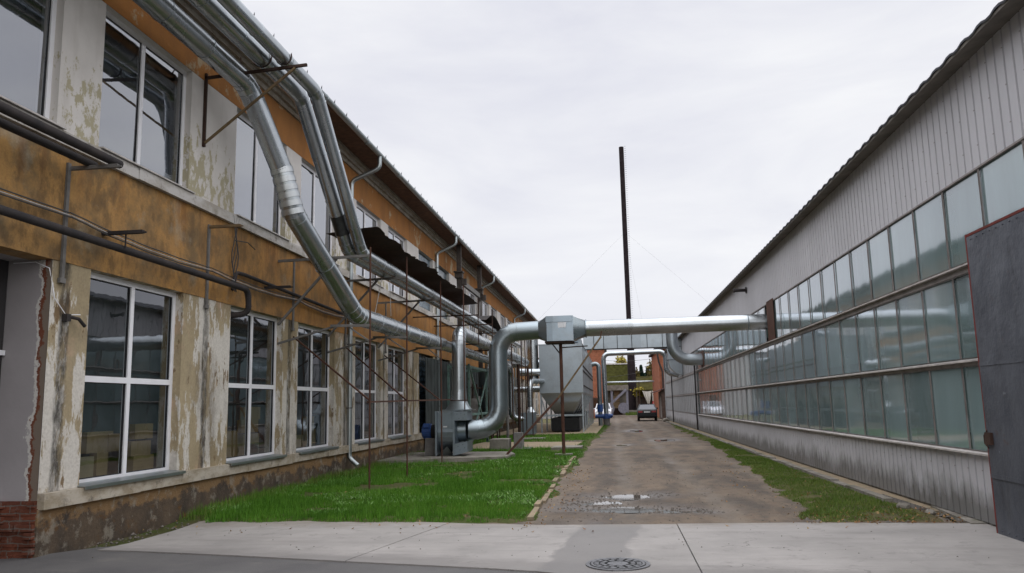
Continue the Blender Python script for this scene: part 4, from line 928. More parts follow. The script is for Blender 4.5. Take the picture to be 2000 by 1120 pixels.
# pipes and cables on the wall
GP = 'black pipes on the ochre wall'
p = MB(); duct_mesh(fillet([(-6.42, -3, 3.86), (-6.42, 13.35, 3.74), (-6.42, 13.4, 3.32), (XL - .05, 13.3, 3.28)], [.16, .14], 6), .052, seg=14, pitch=40, mb=p); tag(p.build('black_pipe', M['black_pipe']), 'thick black pipe over the lower windows that elbows down into the wall', 'pipe', GP)
p = MB(); p.tube([(-6.42, 13.28, 3.22), (-6.42, 13.28, 3.14)], .02, 8); tag(p.build('drain_nipple', M['black_pipe']), 'short drain nipple below the elbow of the thick black pipe', 'pipe fitting')
p = MB(); p.tube([(-6.15, -3, 4.78), (-6.15, 9.1, 4.75)], .055, 12); tag(p.build('black_pipe', M['black_pipe']), 'upper of the two black pipes ending on the square bracket at upper left', 'pipe', GP)
p = MB(); p.tube([(-6.42, -3, 4.74), (-6.42, 9.0, 4.72)], .05, 12); tag(p.build('black_pipe', M['black_pipe']), 'lower of the two black pipes, tight under the white ledge at upper left', 'pipe', GP)
p = MB(); p.tube([q for q, _ in fillet([(XL + .08, 13.15, 3.72), (XL + .08, 13.25, 4.05), (XL + .08, 13.6, 4.06), (XL + .08, 19.2, 3.93)], [.12, .12], 5)], .035, 10); tag(p.build('conduit', M['black_pipe']), 'thin black conduit bending over from the cables and running behind the thick duct', 'pipe')
def sag(y0, y1, z0, z1, x, s_, n=14): return [(x + .01 * math.sin(i * 1.7), y0 + (y1 - y0) * i / n, z0 + (z1 - z0) * i / n - s_ * (1 - (2 * i / n - 1) ** 2)) for i in range(n + 1)]
for k, (dz, r, mt, nm) in enumerate(((0, .009, 'cable', 'topmost black cable of the bundle along the ochre band'), (-.035, .007, 'cable_pale', 'pale cable in the bundle along the ochre band'), (-.06, .010, 'cable', 'lowest black cable of the bundle along the ochre band'))):
    p = MB()
    for a, b_, z0, z1 in ((-3, 8.84, 4.22, 4.08), (8.84, 12.35, 4.08, 3.98), (12.35, 15.97, 3.98, 3.95), (15.97, 19.3, 3.95, 3.92)):
        p.tube(sag(a, b_, z0 + dz, z1 + dz, XL + .09 + .012 * k, .05 + .012 * k), r, 6, False)
    tag(p.build('wall_cable', M[mt]), nm, 'cable', 'cables along the ochre band')
p = MB()
for k in range(4):
    y = 13.15 + .05 * k; p.tube([(XL + .07, y + .06 * math.sin(j * 1.3 + k), 3.7 + j * .17) for j in range(9)], .009, 5, False)
p.tube([(XL + .08, 13.2, 4.62), (XL + .12, 13.6, 4.66), (XL + .1, 13.95, 4.60)], .01, 5); tag(p.build('hanging_wires', M['cable']), 'tangle of dark wires hanging from the ledge over the second lower window', 'wires')
p = MB(); p.tube([(XL - .5, GY - .02, 3.44), (XL - .2, GY - .03, 3.44), (XL - .02, GY - .02, 3.36), (XL + .02, GY + .05, 3.0), (XL + .03, GY + .25, 2.82), (XL + .08, GY + .45, 2.84)], .006, 6); tag(p.build('white_cable', M['pvc']), 'white cable end curling round the gateway corner', 'cable')
p = MB(); p.box((XL, 8.92, 2.74), (XL + .07, 9.0, 2.83)); p.tube([(XL + .05, 8.98, 2.80), (XL + .10, 9.1, 2.78), (XL + .10, 9.22, 2.70)], .022, 8); tag(p.build('cable_socket', M['black_pipe']), 'small black socket with cable stub on the corner pier', 'socket')
# posts under the eave
for y, lb in ((31.6, 'nearer dark timber post under the eave with clamp blocks'), (36.6, 'farther dark timber post under the eave with clamp blocks')):
    t = thing('timber_post', lb, 'post', (-6.1, y, 0), 'timber posts below the left eave')
    m_ = MB(); m_.box((-6.19, y - .09, -.02), (-6.01, y + .09, 8.16)); m_.build('post', M['wood_dark'], t)
    m_ = MB(); m_.box((-6.30, y - .2, 7.0), (-5.92, y + .2, 7.06)); m_.box((-6.26, y - .16, 6.78), (-5.95, y + .16, 6.98)); m_.box((-5.99, y - .1, 6.5), (-5.80, y + .1, 6.75)); m_.build('clamp_block', M['wood_dark'], t)
p = MB(); p.box((-6.16, 31.8, 6.60), (-6.04, 36.4, 6.80)); tag(p.build('cross_beam', M['steel_grey']), 'grey horizontal beam bolted between the two timber posts', 'beam')
p = MB(); p.bar((-5.9, 35.2, 5.1), (-6.05, 36.4, 6.4), .06); tag(p.build('timber_strut', M['steel_grey']), 'slanting grey strut leaning against the farther timber post', 'strut')
# rusty sheet canopies
def sheet(fn, ny, x0, x1, nx, name, label, mat, thick=.006):
    vs = []
    for s_ in (0, 1):
        for i in range(ny + 1):
            for j in range(nx + 1):
                x, y, z = fn(i / ny, j / nx); vs.append((x, y, z + s_ * thick))
    w = nx + 1; N = (ny + 1) * w; fs = []
    for i in range(ny):
        for j in range(nx):
            a = i * w + j; fs += [(a, a + 1, a + w + 1, a + w), (N + a, N + a + w, N + a + w + 1, N + a + 1)]
    for i in range(ny):
        for a, b_ in ((i * w, (i + 1) * w), (i * w + nx, (i + 1) * w + nx)): fs.append((a, b_, N + b_, N + a))
    for j in range(nx): fs.append((j, j + 1, N + j + 1, N + j)); a = ny * w + j; fs.append((a, a + 1, N + a + 1, N + a))
    m_ = MB(); m_.add(vs, fs); return tag(m_.build(name, M[mat]), label, 'canopy', 'rusty sheet canopies over the ducts')
wob = [random.uniform(-.03, .03) for _ in range(200)]
sheet(lambda u, v: (-5.75 + v * (1.08 + .03 * math.sin(u * 60) + wob[int(u * 80)]), 15.4 + u * 12.2, 5.17 + .05 * v + .02 * math.sin(u * 41 + 2 * v) + .03 * math.sin(u * 17 + v)), 120, 0, 0, 6, 'sheet_canopy', 'long dark rusty sheet canopy lying over the twin ducts', 'rust_dark')
sheet(lambda u, v: (-5.6 + v * .85, 30.0 + u * 7.5, 4.86 + (.36 * math.sin(u / .55 * math.pi) if u < .55 else -.10 * math.sin((u - .55) / .45 * math.pi) + .25 * (u - .55))), 60, 0, 0, 4, 'sheet_canopy', 'black bulging curved sheet standing over the ducts near the filter', 'black_pipe')
for x, a in ((-5.15, 0), (-5.0, 1)):
    p = MB(); p.tube([(-5.2 + .1 * a, 17.55 + .3 * a, 4.55), (-5.25 + .15 * a, 17.2 + .75 * a, 3.72)], .008, 5); tag(p.build('loose_rope', M['cable_pale']), 'pale cord hanging between the upper and lower wall ducts', 'cord', 'pale cords between the wall ducts')

# ------------------------------------------------------------------ DUST FILTER, SECOND FAN, PLANT
fx0, fx1, fy0, fy1 = -4.06, -1.66, 44.0, 64.5
df = thing('dust_filter', 'big galvanized dust filter with hoppers on a row of legs beside the track', 'filter', (-2.86, 54, 0))
mb = MB(); mb.box((fx0, fy0, 2.2), (fx1, fy1, 4.86))
for k in range(1, 6): x = fx0 + (fx1 - fx0) * k / 6; mb.box((x - .012, fy0 - .012, 2.22), (x + .012, fy0, 4.84))
for k in range(1, 14): y = fy0 + (fy1 - fy0) * k / 14; mb.box((fx1, y - .02, 2.22), (fx1 + .015, y + .02, 4.84))
mb.box((fx0 - .03, fy0 - .03, 4.86), (fx1 + .03, fy1 + .03, 4.90)); mb.build('housing', M['galv_filter'], df)
mb = MB()
for k in range(6):
    a = fy0 + (fy1 - fy0) * k / 6; b_ = fy0 + (fy1 - fy0) * (k + 1) / 6
    A_ = [(fx0, a, 2.2), (fx1, a, 2.2), (fx1, b_, 2.2), (fx0, b_, 2.2)]; B_ = [(fx0 + .75, a + .9, 1.05), (fx1 - .65, a + .9, 1.05), (fx1 - .65, b_ - .9, 1.05), (fx0 + .75, b_ - .9, 1.05)]
    mb.loft(A_, B_); mb.add(B_, [(0, 1, 2, 3)])
mb.build('hopper', M['galv_filter'], df)
mb = MB(); mb.box((fx1 + .016, fy0 + .3, 3.35), (fx1 + .05, fy1 - .4, 3.42)); mb.box((fx1 + .016, fy0 + .3, 3.62), (fx1 + .05, fy1 - .4, 3.68)); mb.box((fx1 + .016, fy0 + .3, 2.55), (fx1 + .05, fy1 - .4, 2.6)); mb.build('side_rail', M['black_pipe'], df)
for k in range(7):
    y = fy0 + .1 + (fy1 - fy0 - .2) * k / 6
    for x in (fx0 + .06, fx1 - .06):
        t = MB(); t.box((x - .04, y - .04, .05), (x + .04, y + .04, 2.19)); t.build('leg', M['galv_filter'], df)
mb = MB(); mb.box((fx0, fy0, .93), (fx1, fy0 + .1, 1.03)); mb.bar((fx0 + .3, fy0 + .2, 1.05), (fx0 + .02, fy0 + .2, 2.1), .06); mb.build('front_beam', M['galv_filter'], df)
mb = MB(); mb.box((fx0 + 1.0, fy0 + 1.2, .85), (fx1 - .3, fy1 - 1, 1.0)); mb.box((fx0 + .55, fy0 + .7, .12), (fx1 - .3, fy0 + 14, .82)); mb.build('screw_trough', M['brushed_dark'], df)
mb = MB(); mb.tube([(-4.42, 44.3, 2.8), (-4.42, 44.3, 5.2)], .30, 22); mb.build('stack', M['galv'], df)
mb = MB(); mb.tube([(-5.2, 43.6, 3.36), (fx0 + .02, 43.9, 3.36)], .21, 18); mb.build('inlet_pipe', M['galv'], df)
mb = MB(); mb.box((-3.0, 44.4, 4.9), (-1.75, 47, 5.25)); mb.tube([(-2.3, 44.2, 5.0), (-1.9, 44.2, 5.1)], .14, 12); mb.build('top_box', M['galv_filter'], df)
mb = MB(); mb.tube([(-2.86, fy0 - .0, 1.65), (-2.86, fy0 - .03, 1.65)], .10, 14); mb.build('inspection_port', M['sign_dark'], df)
f2 = thing('centrifugal_fan', 'blue-grey boxed fan with a bent outlet pipe beside the dust filter', 'fan', (-4.4, 41, 0))
mb = MB(); mb.box((-4.78, 40.7, .12), (-4.08, 41.9, 1.2))
for z in (.45, .86): mb.box((-4.79, 40.69, z), (-4.07, 41.91, z + .02))
mb.build('casing', M['fan_paint'], f2)
mb = MB(); sq2round(1.22, 1.48, -4.3, 41.2, .25, .25, .13, mb); duct_mesh(fillet([(-4.3, 41.2, 1.48), (-4.3, 41.2, 2.8), (-3.9, 43.6, 2.85), (-3.9, 44.05, 2.85)], [.45, .1], 6), .135, seg=18, mb=mb); mb.build('outlet_pipe', M['galv'], f2)
mb = MB(); mb.tube([(-4.95, 40.9, .7), (-4.79, 40.9, .7)], .2, 18); mb.build('inlet_ring', M['galv_band'], f2)
# green lattice stand with a hopper cyclone
gs = thing('steel_stand', 'pale green lattice steel stand holding grey bins between fan and filter', 'stand', (-5.6, 33, 0))
mb = MB()
for y in (30.2, 34.4):
    for x in (-6.3, -5.5): mb.box((x - .04, y - .04, 0), (x + .04, y + .04, 3.2))
for z in (1.28, 3.1):
    for x in (-6.3, -5.5): mb.bar((x, 30.2, z), (x, 34.4, z), .09)
    for y in (30.2, 34.4): mb.bar((-6.3, y, z), (-5.5, y, z), .09)
mb.build('frame', M['green_steel'], gs)
mb = MB(); mb.bar((-5.46, 30.2, 3.05), (-5.46, 34.4, .1), .06); mb.bar((-5.46, 30.2, .1), (-5.42, 34.4, 3.05), .05); mb.build('cross_brace', M['green_steel'], gs)
mb = MB(); mb.tube([(-5.9, 32.4, .1), (-5.9, 32.4, .9), (-5.9, 32.4, 1.9)], [.12, .42, .42], 16); mb.box((-6.2, 33.2, 1.33), (-5.7, 34.0, 2.0)); mb.tube([(-5.9, 32.4, 1.9), (-5.9, 32.4, 3.0)], .07, 10); mb.tube([(-6.0, 33.4, 2.0), (-6.0, 33.4, 3.0)], .05, 10); mb.build('bin', M['steel_grey'], gs)
mb = MB()
for y in (31.4, 32.4, 33.4, 34.8, 35.6): mb = MB(); mb.tube([(-5.75, y, 1.9), (-5.75, y, 2.32), (-5.75, y, 2.321), (-5.75, y, 2.36), (-5.75, y, 2.361), (-5.75, y, 2.5)], [.03, .03, .17, .17, .03, .03], 12); mb.build('valve', M['rust_dark'], gs)
pt = MB()  # added dark sheet, imitates the shade on the wall behind the stand
for k in range(60): y = 27.6 + k * .27; pt.box((-6.60, y, .02), (-6.57 + .012 * (k % 2), y + .262, 3.35))
tag(pt.build('shade_backing', M['shade_sheet']), 'added dark shade partition against the wall behind the green stand', 'backing')
for y, x, zt, lb in ((36.6, -5.75, 3.3, 'nearer grey cyclone hanging between stand and filter'), (38.7, -5.55, 3.1, 'farther grey cyclone hanging between stand and filter')):
    t = thing('cyclone_separator', lb, 'cyclone', (x, y, 0), 'cyclones by the left wall'); m_ = MB(); m_.tube([(x, y, zt), (x, y, 1.95), (x, y, .75), (x, y, .5)], [.42, .42, .13, .13], 20); m_.build('body', M['galv_dark'], t)
    m_ = MB(); m_.tube([(x, y, zt), (x, y, zt + .9)], .16, 14); m_.build('outlet', M['galv'], t); m_ = MB()
    for a in (.6, 2.7, 4.8): m_.bar((x + .4 * math.cos(a), y + .4 * math.sin(a), 0), (x + .4 * math.cos(a), y + .4 * math.sin(a), 2.2), .05)
    m_.build('stand', M['rust_dark'], t)
for i, (x, y) in enumerate(((-5.4, 35.1), (-5.0, 37.4), (-4.7, 39.6), (-5.9, 40.3), (-4.55, 42.6))):
    p = MB(); p.tube([(x, y, .02), (x, y, 3.6)], .05 + .015 * (i % 3), 10); p.tube([(x, y, 1.4), (x, y, 1.46)], .10, 10); tag(p.build('riser_pipe', M['steel_grey'] if i % 2 else M['rust_dark']), 'slim upright pipe in the plant left of the dust filter', 'pipe', 'slim pipes left of the dust filter')
for z, x0, x1_, y, r, lb in ((2.45, -6.4, -4.08, 45.2, .17, 'lower cross pipe entering the left side of the dust filter'), (3.95, -6.4, -4.08, 46.0, .22, 'upper cross pipe entering the left side of the dust filter')):
    p = MB(); duct_mesh([(Vector((x0, y, z)), 0), (Vector((x1_, y, z)), 0)], r, seg=16, pitch=.8, mb=p); tag(p.build('cross_pipe', M['galv']), lb, 'pipe', 'cross pipes at the dust filter')
bx = MB(); bx.box((-4.4, 28.0, .0), (-3.75, 28.9, .42)); tag(bx.build('concrete_block', M['old_concrete']), 'square concrete block behind the fan elbow', 'block')
bx = MB(); bx.prism([(28.4, .0), (29.2, .0), (28.9, .62), (28.5, .62)], 0, -3.6, -3.3); bx.box((-3.7, 28.2, -.02), (-3.0, 29.4, .08)); tag(bx.build('machine_foot', M['steel_grey']), 'dark wedge-shaped machine foot on a small slab behind the fan elbow', 'foot')

# rectangular duct and pipes beyond the filter
rd = duct_thing('rectangular_duct', 'flat-sided galvanized duct spanning the track from the filter to the hall', None, (1, 53.5, 5.6))
z0, z1 = 5.17, 6.06; mb = MB(); mb.box((-1.9, 53.1, z0), (3.62, 53.9, z1)); mb.box((3.62, 53.1, 4.3), (XR - .02, 53.9, z1)); mb.build('duct_box', M['galv_filter'], rd)
mb = MB(); n = 10; arc = [(XR - .02 - .88 * math.cos(R(90 * i / n)), 4.3 - .98 * math.sin(R(90 * i / n))) for i in range(n + 1)] + [(XR - .02, 4.3)]
mb.prism(arc, 1, 53.12, 53.88); mb.build('elbow', M['galv_filter'], rd)
mb = MB()
for x in (-1.2, -.55, .35, 1.3, 2.3, 3.3): mb.box((x - .02, 53.07, z0 - .02), (x + .02, 53.93, z1 + .02))
mb.box((3.60, 53.08, 5.15), (XR - .03, 53.92, 5.19)); mb.box((3.60, 53.08, 4.28), (XR - .03, 53.92, 4.32)); mb.box((-1.9, 53.075, z0 - .03), (3.6, 53.925, z0 - .002)); mb.build('flange', M['gasket'], rd)
pv = duct_thing('gantry_pipe', 'slim galvanized pipe arching over the track into the hall wall', None, (2, 57.5, 5))
y = 57.5; duct_mesh(fillet([(-.60, y, .5), (-.66, y, 5.08), (3.72, y, 5.14), (3.72, y, 3.62), (XR + .05, y, 3.42)], [.4, .45, .5], 6), .165, seg=18, pitch=3, mb=(mb := MB())); mb.build('pipe', M['galv'], pv)
mb = MB(); mb.tube([(-.6, y, 0), (-.6, y, .5)], .24, 14); mb.build('base', M['steel_grey'], pv)
mb = MB(); mb.tube([(-.6, y, .5), (-.6, y, .62)], .30, 14); mb.tube([(-.6, y - .3, .72), (-.6, y + .3, .72)], .14, 12); mb.tube([(-1.15, y, .7), (-.15, y, .7)], .13, 12); mb.build('valve', M['blue'], pv)
pw = duct_thing('valve_pipe', 'short upright galvanized pipe with blue valves beside the filter', None, (-1.06, 60, 0))
mb = MB(); duct_mesh(fillet([(-1.0, 56.3, .02), (-1.0, 56.3, 4.45), (-1.5, 56.3, 4.25)], [.25], 5), .15, seg=16, pitch=2.5, mb=mb); mb.build('pipe', M['galv_dark'], pw)
mb = MB(); mb.tube([(-1.0, 56.2, 1.0), (-1.0, 56.2, 1.5)], .2, 12); mb.tube([(-1.35, 56.2, .7), (-.8, 56.2, .7)], .13, 12); mb.build('valve', M['blue'], pw)
be = duct_thing('elbow_duct', 'curved galvanized elbow dropping into the hall wall behind the crossing duct', None, (3.3, 41.3, 4.5))
mb = MB(); duct_mesh(fillet([(-1.9, 42.5, 5.50), (3.05, 41.3, 5.52), (3.05, 41.3, 3.68), (XR + .02, 41.3, 3.68)], [.5, 1.1], 7), .295, seg=24, pitch=2.0, mb=mb); mb.build('duct_pipe', M['galv_filter'], be)
# ------------------------------------------------------------------ GROUND
def vnoise(x, y, seed=0):
    xi = np.floor(x).astype(np.int64); yi = np.floor(y).astype(np.int64); fx = x - xi; fy = y - yi
    def hsh(a, b):
        h = (a * 374761393 + b * 668265263 + seed * 974711) & 0x7fffffff; h = ((h ^ (h >> 13)) * 1274126177) & 0x7fffffff; return ((h ^ (h >> 16)) & 0xffff) / 65535.0
    ux = fx * fx * (3 - 2 * fx); uy = fy * fy * (3 - 2 * fy)
    return (hsh(xi, yi) * (1 - ux) + hsh(xi + 1, yi) * ux) * (1 - uy) + (hsh(xi, yi + 1) * (1 - ux) + hsh(xi + 1, yi + 1) * ux) * uy
def fbm(x, y, o=5, seed=0):
    v = 0; a = .5; f = 1.0
    for k in range(o): v = v + a * vnoise(x * f, y * f, seed + k); a *= .5; f *= 2.03
    return v
def road_l(y): return np.interp(y, [10, 19.6, 33, 46, 60, 70, 100], [-1.02, -.92, -.79, -.45, -.05, -.05, -.3])
def road_r(y): return np.interp(y, [10, 11.1, 17.75, 30, 51, 66, 100], [2.2, 2.27, 2.79, 3.26, 3.44, 4.2, 4.3])
PUD = [(0.16, 14.45, .60, .38, .060), (-.42, 13.55, .42, .40, .045), (-.10, 12.75, .85, .33, .040), (.98, 12.45, .42, .28, .045), (2.2, 35.3, .5, 1.2, .05), (1.0, 47, .5, 1.8, .045), (.3, 31.5, .3, .5, .035)]
def road_h(x, y):
    h = -.008 + .030 * (fbm(x * .8, y * .35, 4, 3) - .5) + .030 * (fbm(x * 4, y * 4, 5, 9) - .5)
    for c in (.15, 1.55): h = h - .026 * np.exp(-((x - c - .25 * (fbm(y * .12, y * 0, 2, 5) - .5)) / .28) ** 2)
    for px, py, sx, sy, d in PUD:
        w = fbm(x * 2.1, y * 2.1, 4, 21) - .5; r2 = ((x - px) / sx + w * .9) ** 2 + ((y - py) / sy + w * .8) ** 2; h = h - d * np.exp(-r2)
    return h
def lawn_h(x, y):
    d = (road_l(y) - .05 - x) + .55 * (fbm(x * 1.6, y * 1.2, 4, 31) - .5)
    e = np.clip(d / .35, -1, 1); f = np.clip((y - 11.15 - .3 * (fbm(x * 2, y * 2, 3, 8) - .5)) / .3, -1, 1); f = np.where(x < -6.0, np.clip((y - 11.6) / .8, -1, 1), f)
    return -.035 + .065 * np.clip(np.minimum(e, f), -.5, 1) + .035 * (fbm(x * 1.3, y * 1.3, 4, 41) - .5)
def verge_h(x, y):
    d = (x - road_r(y) - .02) + .75 * (fbm(x * 1.7, y * 1.1, 4, 51) - .5)
    return -.035 + .06 * np.clip(np.minimum(d / .4, (y - 11.05) / .2), -.6, 1) + .035 * (fbm(x * 2, y * 2, 4, 61) - .5)
def grid(xs, ys_, hf, name, mat, wet=False):
    Xg, Yg = np.meshgrid(xs, ys_); Zg = hf(Xg, Yg); nx, ny = len(xs), len(ys_)
    v = np.stack([Xg, Yg, Zg], -1).reshape(-1, 3); i = np.arange(nx * ny).reshape(ny, nx)
    f = np.stack([i[:-1, :-1], i[:-1, 1:], i[1:, 1:], i[1:, :-1]], -1).reshape(-1, 4)
    me = bpy.data.meshes.new(name); me.from_pydata(v.tolist(), [], f.tolist()); me.materials.append(M[mat])
    me.polygons.foreach_set("use_smooth", [True] * len(f))
    if wet:
        a = me.attributes.new('wet', 'FLOAT', 'POINT'); w = np.zeros(len(v))
        for px, py, sx, sy, d in PUD: w = np.maximum(w, np.exp(-(((v[:, 0] - px) / (sx * 1.3)) ** 2 + ((v[:, 1] - py) / (sy * 1.35)) ** 2)) * 1.5)
        w = np.maximum(w, .55 * np.exp(-((v[:, 0] + .35) / .5) ** 2 - ((v[:, 1] - 11.2) / .8) ** 2))
        w = np.clip(w * (.35 + 1.3 * fbm(v[:, 0] * 3, v[:, 1] * 3, 4, 77)), 0, 1); w = np.maximum(w, np.clip((-.028 - v[:, 2]) * 30, 0, 1)); a.data.foreach_set('value', w)
    o = bpy.data.objects.new(name, me); col.objects.link(o); return structure(o)
g = MB(); g.add([(-1500, -200, -.075), (1500, -200, -.075), (1500, 1500, -.075), (-1500, 1500, -.075)], [(0, 1, 2, 3)]); structure(g.build('ground', M['mossy']))
yr = np.concatenate([np.arange(10.6, 16, .045), np.arange(16, 30, .09), np.arange(30, 60, .25), np.arange(60, 112, .8)])
grid(np.arange(-2.0, 4.3, .06), yr, road_h, 'dirt_track', 'dirt', True)
yl = np.concatenate([np.arange(8.7, 24, .12), np.arange(24, 64, .3)])
grid(np.arange(-6.8, -.2, .1), yl, lawn_h, 'lawn_soil', 'soil')
grid(np.arange(1.9, 4.2, .08), np.concatenate([np.arange(10.9, 30, .1), np.arange(30, 66, .3)]), verge_h, 'verge_soil', 'mossy')
for i, (px, py, sx, sy, d) in enumerate(PUD):
    lv = -.028 - d * .30; w = MB(); a = 24
    w.add([(px + sx * 1.15 * math.cos(2 * math.pi * k / a), py + sy * 1.15 * math.sin(2 * math.pi * k / a), lv) for k in range(a)], [tuple(range(a))]); structure(w.build('puddle_water', M['water'], recalc=False))
asp = MB(); asp.add([(-9, -20, -.012), (9, -20, -.012), (9, 9.6, -.012), (-5.8, 9.6, -.012), (-6.35, 9.35, -.012), (-6.66, 8.95, -.012), (-9, 8.9, -.012)], [tuple(range(7))]); structure(asp.build('asphalt_road', M['asphalt']))
# concrete apron in three slabs with joints
def slab(poly, z0, z1, name, mat, kind=True):
    m_ = MB(); m_.prism([(p[0], p[1]) for p in poly], 2, z0, z1); o = m_.build(name, M[mat]); return structure(o) if kind else o
def jag(p, q, n, a):
    p = Vector(p); q = Vector(q); return [tuple(p.lerp(q, k / n) + Vector((random.uniform(-a, a), random.uniform(-a, a)))) for k in range(1, n)]
e1 = [(-6.17, 9.09), (-5.6, 9.02), (-4.35, 8.78), (-2.91, 8.45)]; e2 = [(-2.34, 11.17), *jag((-2.34, 11.17), (-4.22, 11.51), 6, .02), (-4.22, 11.51), *jag((-4.22, 11.51), (-5.24, 11.68), 4, .02), (-5.24, 11.68), (-5.9, 11.66), (-6.12, 11.40), (-6.04, 10.5), (-6.07, 9.55)]
slab(e1 + e2, -.05, .004, 'concrete_apron', 'concrete')
slab([(-2.898, 8.45), (-1.33, 8.12), (-.8, 7.97), (.0, 7.62), (.744, 7.3), (.744, 10.99), *jag((.744, 10.99), (-1.09, 10.95), 7, .015), (-1.09, 10.95), *jag((-1.09, 10.95), (-2.325, 11.17), 5, .02), (-2.325, 11.17)], -.05, .003, 'concrete_apron', 'concrete')
slab([(.757, 7.29), (4.6, 5.6), (4.6, 10.93), *jag((4.6, 10.93), (2.25, 11.05), 9, .015), (2.25, 11.05), (.757, 10.99)], -.05, .006, 'concrete_apron', 'concrete')
st = MB(); st.prism([(4.35, 10.86), (4.62, 10.9), (4.62, 12.6), (4.52, 12.6)], 2, -.05, .02); structure(st.build('wall_footing_slab', M['kerb']))
# kerb beside the hall, channel, broken kerb along the lawn
km = MB(); y = 13.0
while y < 64:
    l = random.uniform(.95, 1.05); j = random.uniform(-.018, .018); km.prism([(3.99 + j, y), (4.13 + j, y + random.uniform(-.01, .01)), (4.13 + j, y + l - .012), (3.99 + j, y + l - .012)], 2, -.12, .075 + random.uniform(-.02, .015)); y += l
structure(km.build('kerb', M['kerb']))
ch = MB(); ch.box((4.12, 12.2, -.2), (4.56, 70, -.005)); structure(ch.build('channel', M['slab']))
kw = MB(); kw.add([(4.14, 12.3, .004), (4.4, 12.2, .004), (4.36, 14.2, .004), (4.18, 14.0, .004)], [(0, 1, 2, 3)]); structure(kw.build('gutter_water', M['water']))
km = MB(); y = 11.35
while y < 24:
    l = random.uniform(.25, .8); j = random.uniform(-.03, .03)
    if random.random() > .18: km.prism([(-1.30 + j, y), (-1.21 + j, y), (-1.21 + j + random.uniform(-.02, .02), y + l), (-1.30 + j, y + l)], 2, -.1, .045 + random.uniform(-.02, .012))
    y += l + random.uniform(.0, .12)
structure(km.build('sunken_kerb', M['slab']))
# slabs in the lawn
SL = [([(-6.66, 22.0), (-5.9, 22.15), (-4.4, 22.75), (-3.15, 23.15), (-3.05, 24.4), (-3.35, 25.6), (-6.66, 25.9)], .14, 'fan_slab', 'old_concrete'),
      ([(-5.9, 28.6), (-1.5, 28.9), (-1.35, 33.2), (-5.6, 34.0)], .055, 'sandy_slab', 'slab'),
      ([(-2.25, 28.0), (-1.2, 28.1), (-1.18, 29.3), (-2.2, 29.3)], .11, 'small_slab', 'old_concrete'),
      ([(-6.66, 41.6), (-.98, 42.3), (-.72, 67), (-6.66, 67)], .05, 'filter_slab', 'slab'), ([(-4.6, 36.3), (-3.3, 36.4), (-3.2, 37.2), (-4.6, 37.1)], .09, 'small_slab', 'old_concrete')]
for p, h, n, mt in SL: slab(p, -.1, h, n, mt)
def inpoly(x, y, poly):
    c = np.zeros(len(x), bool); n = len(poly)
    for i in range(n):
        (x0, y0), (x1, y1) = poly[i], poly[(i + 1) % n]; k = ((y0 > y) != (y1 > y)) & (x < (x1 - x0) * (y - y0) / (y1 - y0 + 1e-12) + x0); c ^= k
    return c
pit = MB(); a = 14; pit.add([(-1.75 + .45 * math.cos(2 * math.pi * k / a), 33.9 + .6 * math.sin(2 * math.pi * k / a), .062) for k in range(a)], [tuple(range(a))]); structure(pit.build('soil_patch', M['dirt']))
# grass blades
def blades(x, y, z, h, w, name, mat, label, lean=.45):
    n = len(x); an = RNG.uniform(0, 2 * math.pi, n); la = RNG.uniform(0, 2 * math.pi, n); L = RNG.uniform(.1, 1, n) * lean * h
    V = np.empty((n, 3, 3)); dx = np.cos(an) * w / 2; dy = np.sin(an) * w / 2
    V[:, 0] = np.stack([x - dx, y - dy, z - .01], -1); V[:, 1] = np.stack([x + dx, y + dy, z - .01], -1); V[:, 2] = np.stack([x + np.cos(la) * L, y + np.sin(la) * L, z + h], -1)
    me = bpy.data.meshes.new(name); me.vertices.add(3 * n); me.vertices.foreach_set('co', V.ravel()); me.loops.add(3 * n); me.loops.foreach_set('vertex_index', np.arange(3 * n))
    me.polygons.add(n); me.polygons.foreach_set('loop_start', np.arange(0, 3 * n, 3)); me.update(calc_edges=True)
    t = np.clip(RNG.normal(.45, .22, n) , 0, 1); a = me.attributes.new('tone', 'FLOAT', 'POINT'); a.data.foreach_set('value', np.repeat(t, 3)); me.materials.append(M[mat]); me.validate()
    o = bpy.data.objects.new(name, me); col.objects.link(o); return tag(o, label, 'grass', kind='stuff')
def scatter(n, x0, x1, y0, y1): return RNG.uniform(x0, x1, n), RNG.uniform(y0, y1, n)
def lawn_pts(n, y0, y1):
    x, y = scatter(n, -6.68, -.55, y0, y1); h = lawn_h(x, y); k = h > road_h(x, y) + .004
    k &= (fbm(x * .9, y * .9, 4, 91) > .33) & (fbm(x * 4, y * 4, 3, 92) > .26)
    bare = fbm(x * .55 + 7, y * .8, 4, 17); k &= ~((bare > .66) & (x < -3.6) & (y < 17)); k &= ~((x < -5.0) & (x > -5.9) & (np.abs(y - 14.8 - (x + 5) * .5) < .22))
    k &= ~((np.abs(x + 1.255) < .055) & (y < 24) & (fbm(x * 3, y * 3, 3, 4) > .35))
    for p, *_ in SL: k &= ~inpoly(x, y, p)
    x, y, h = x[k], y[k], h[k]; return x, y, h
x1, y1_, h1 = lawn_pts(150000, 11.0, 17.5); x2, y2, h2 = lawn_pts(90000, 17.5, 30); x3, y3, h3 = lawn_pts(50000, 30, 62)
X_ = np.concatenate([x1, x2, x3]); Y_ = np.concatenate([y1_, y2, y3]); Z_ = np.concatenate([h1, h2, h3])
edge = np.clip((road_l(Y_) - X_ - .1) / .5, .25, 1); tall = .4 + .9 * fbm(X_ * .8, Y_ * .8, 4, 71)
hh = (.03 + .085 * RNG.random(len(X_)) ** 1.6 + .10 * (RNG.random(len(X_)) < .03)) * tall * edge * 1.15; ww = np.interp(Y_, [11, 20, 40], [.009, .013, .022])
blades(X_, Y_, Z_, hh, ww, 'lawn_grass', 'blade', 'short lush green grass of the lawn between the building and the track')
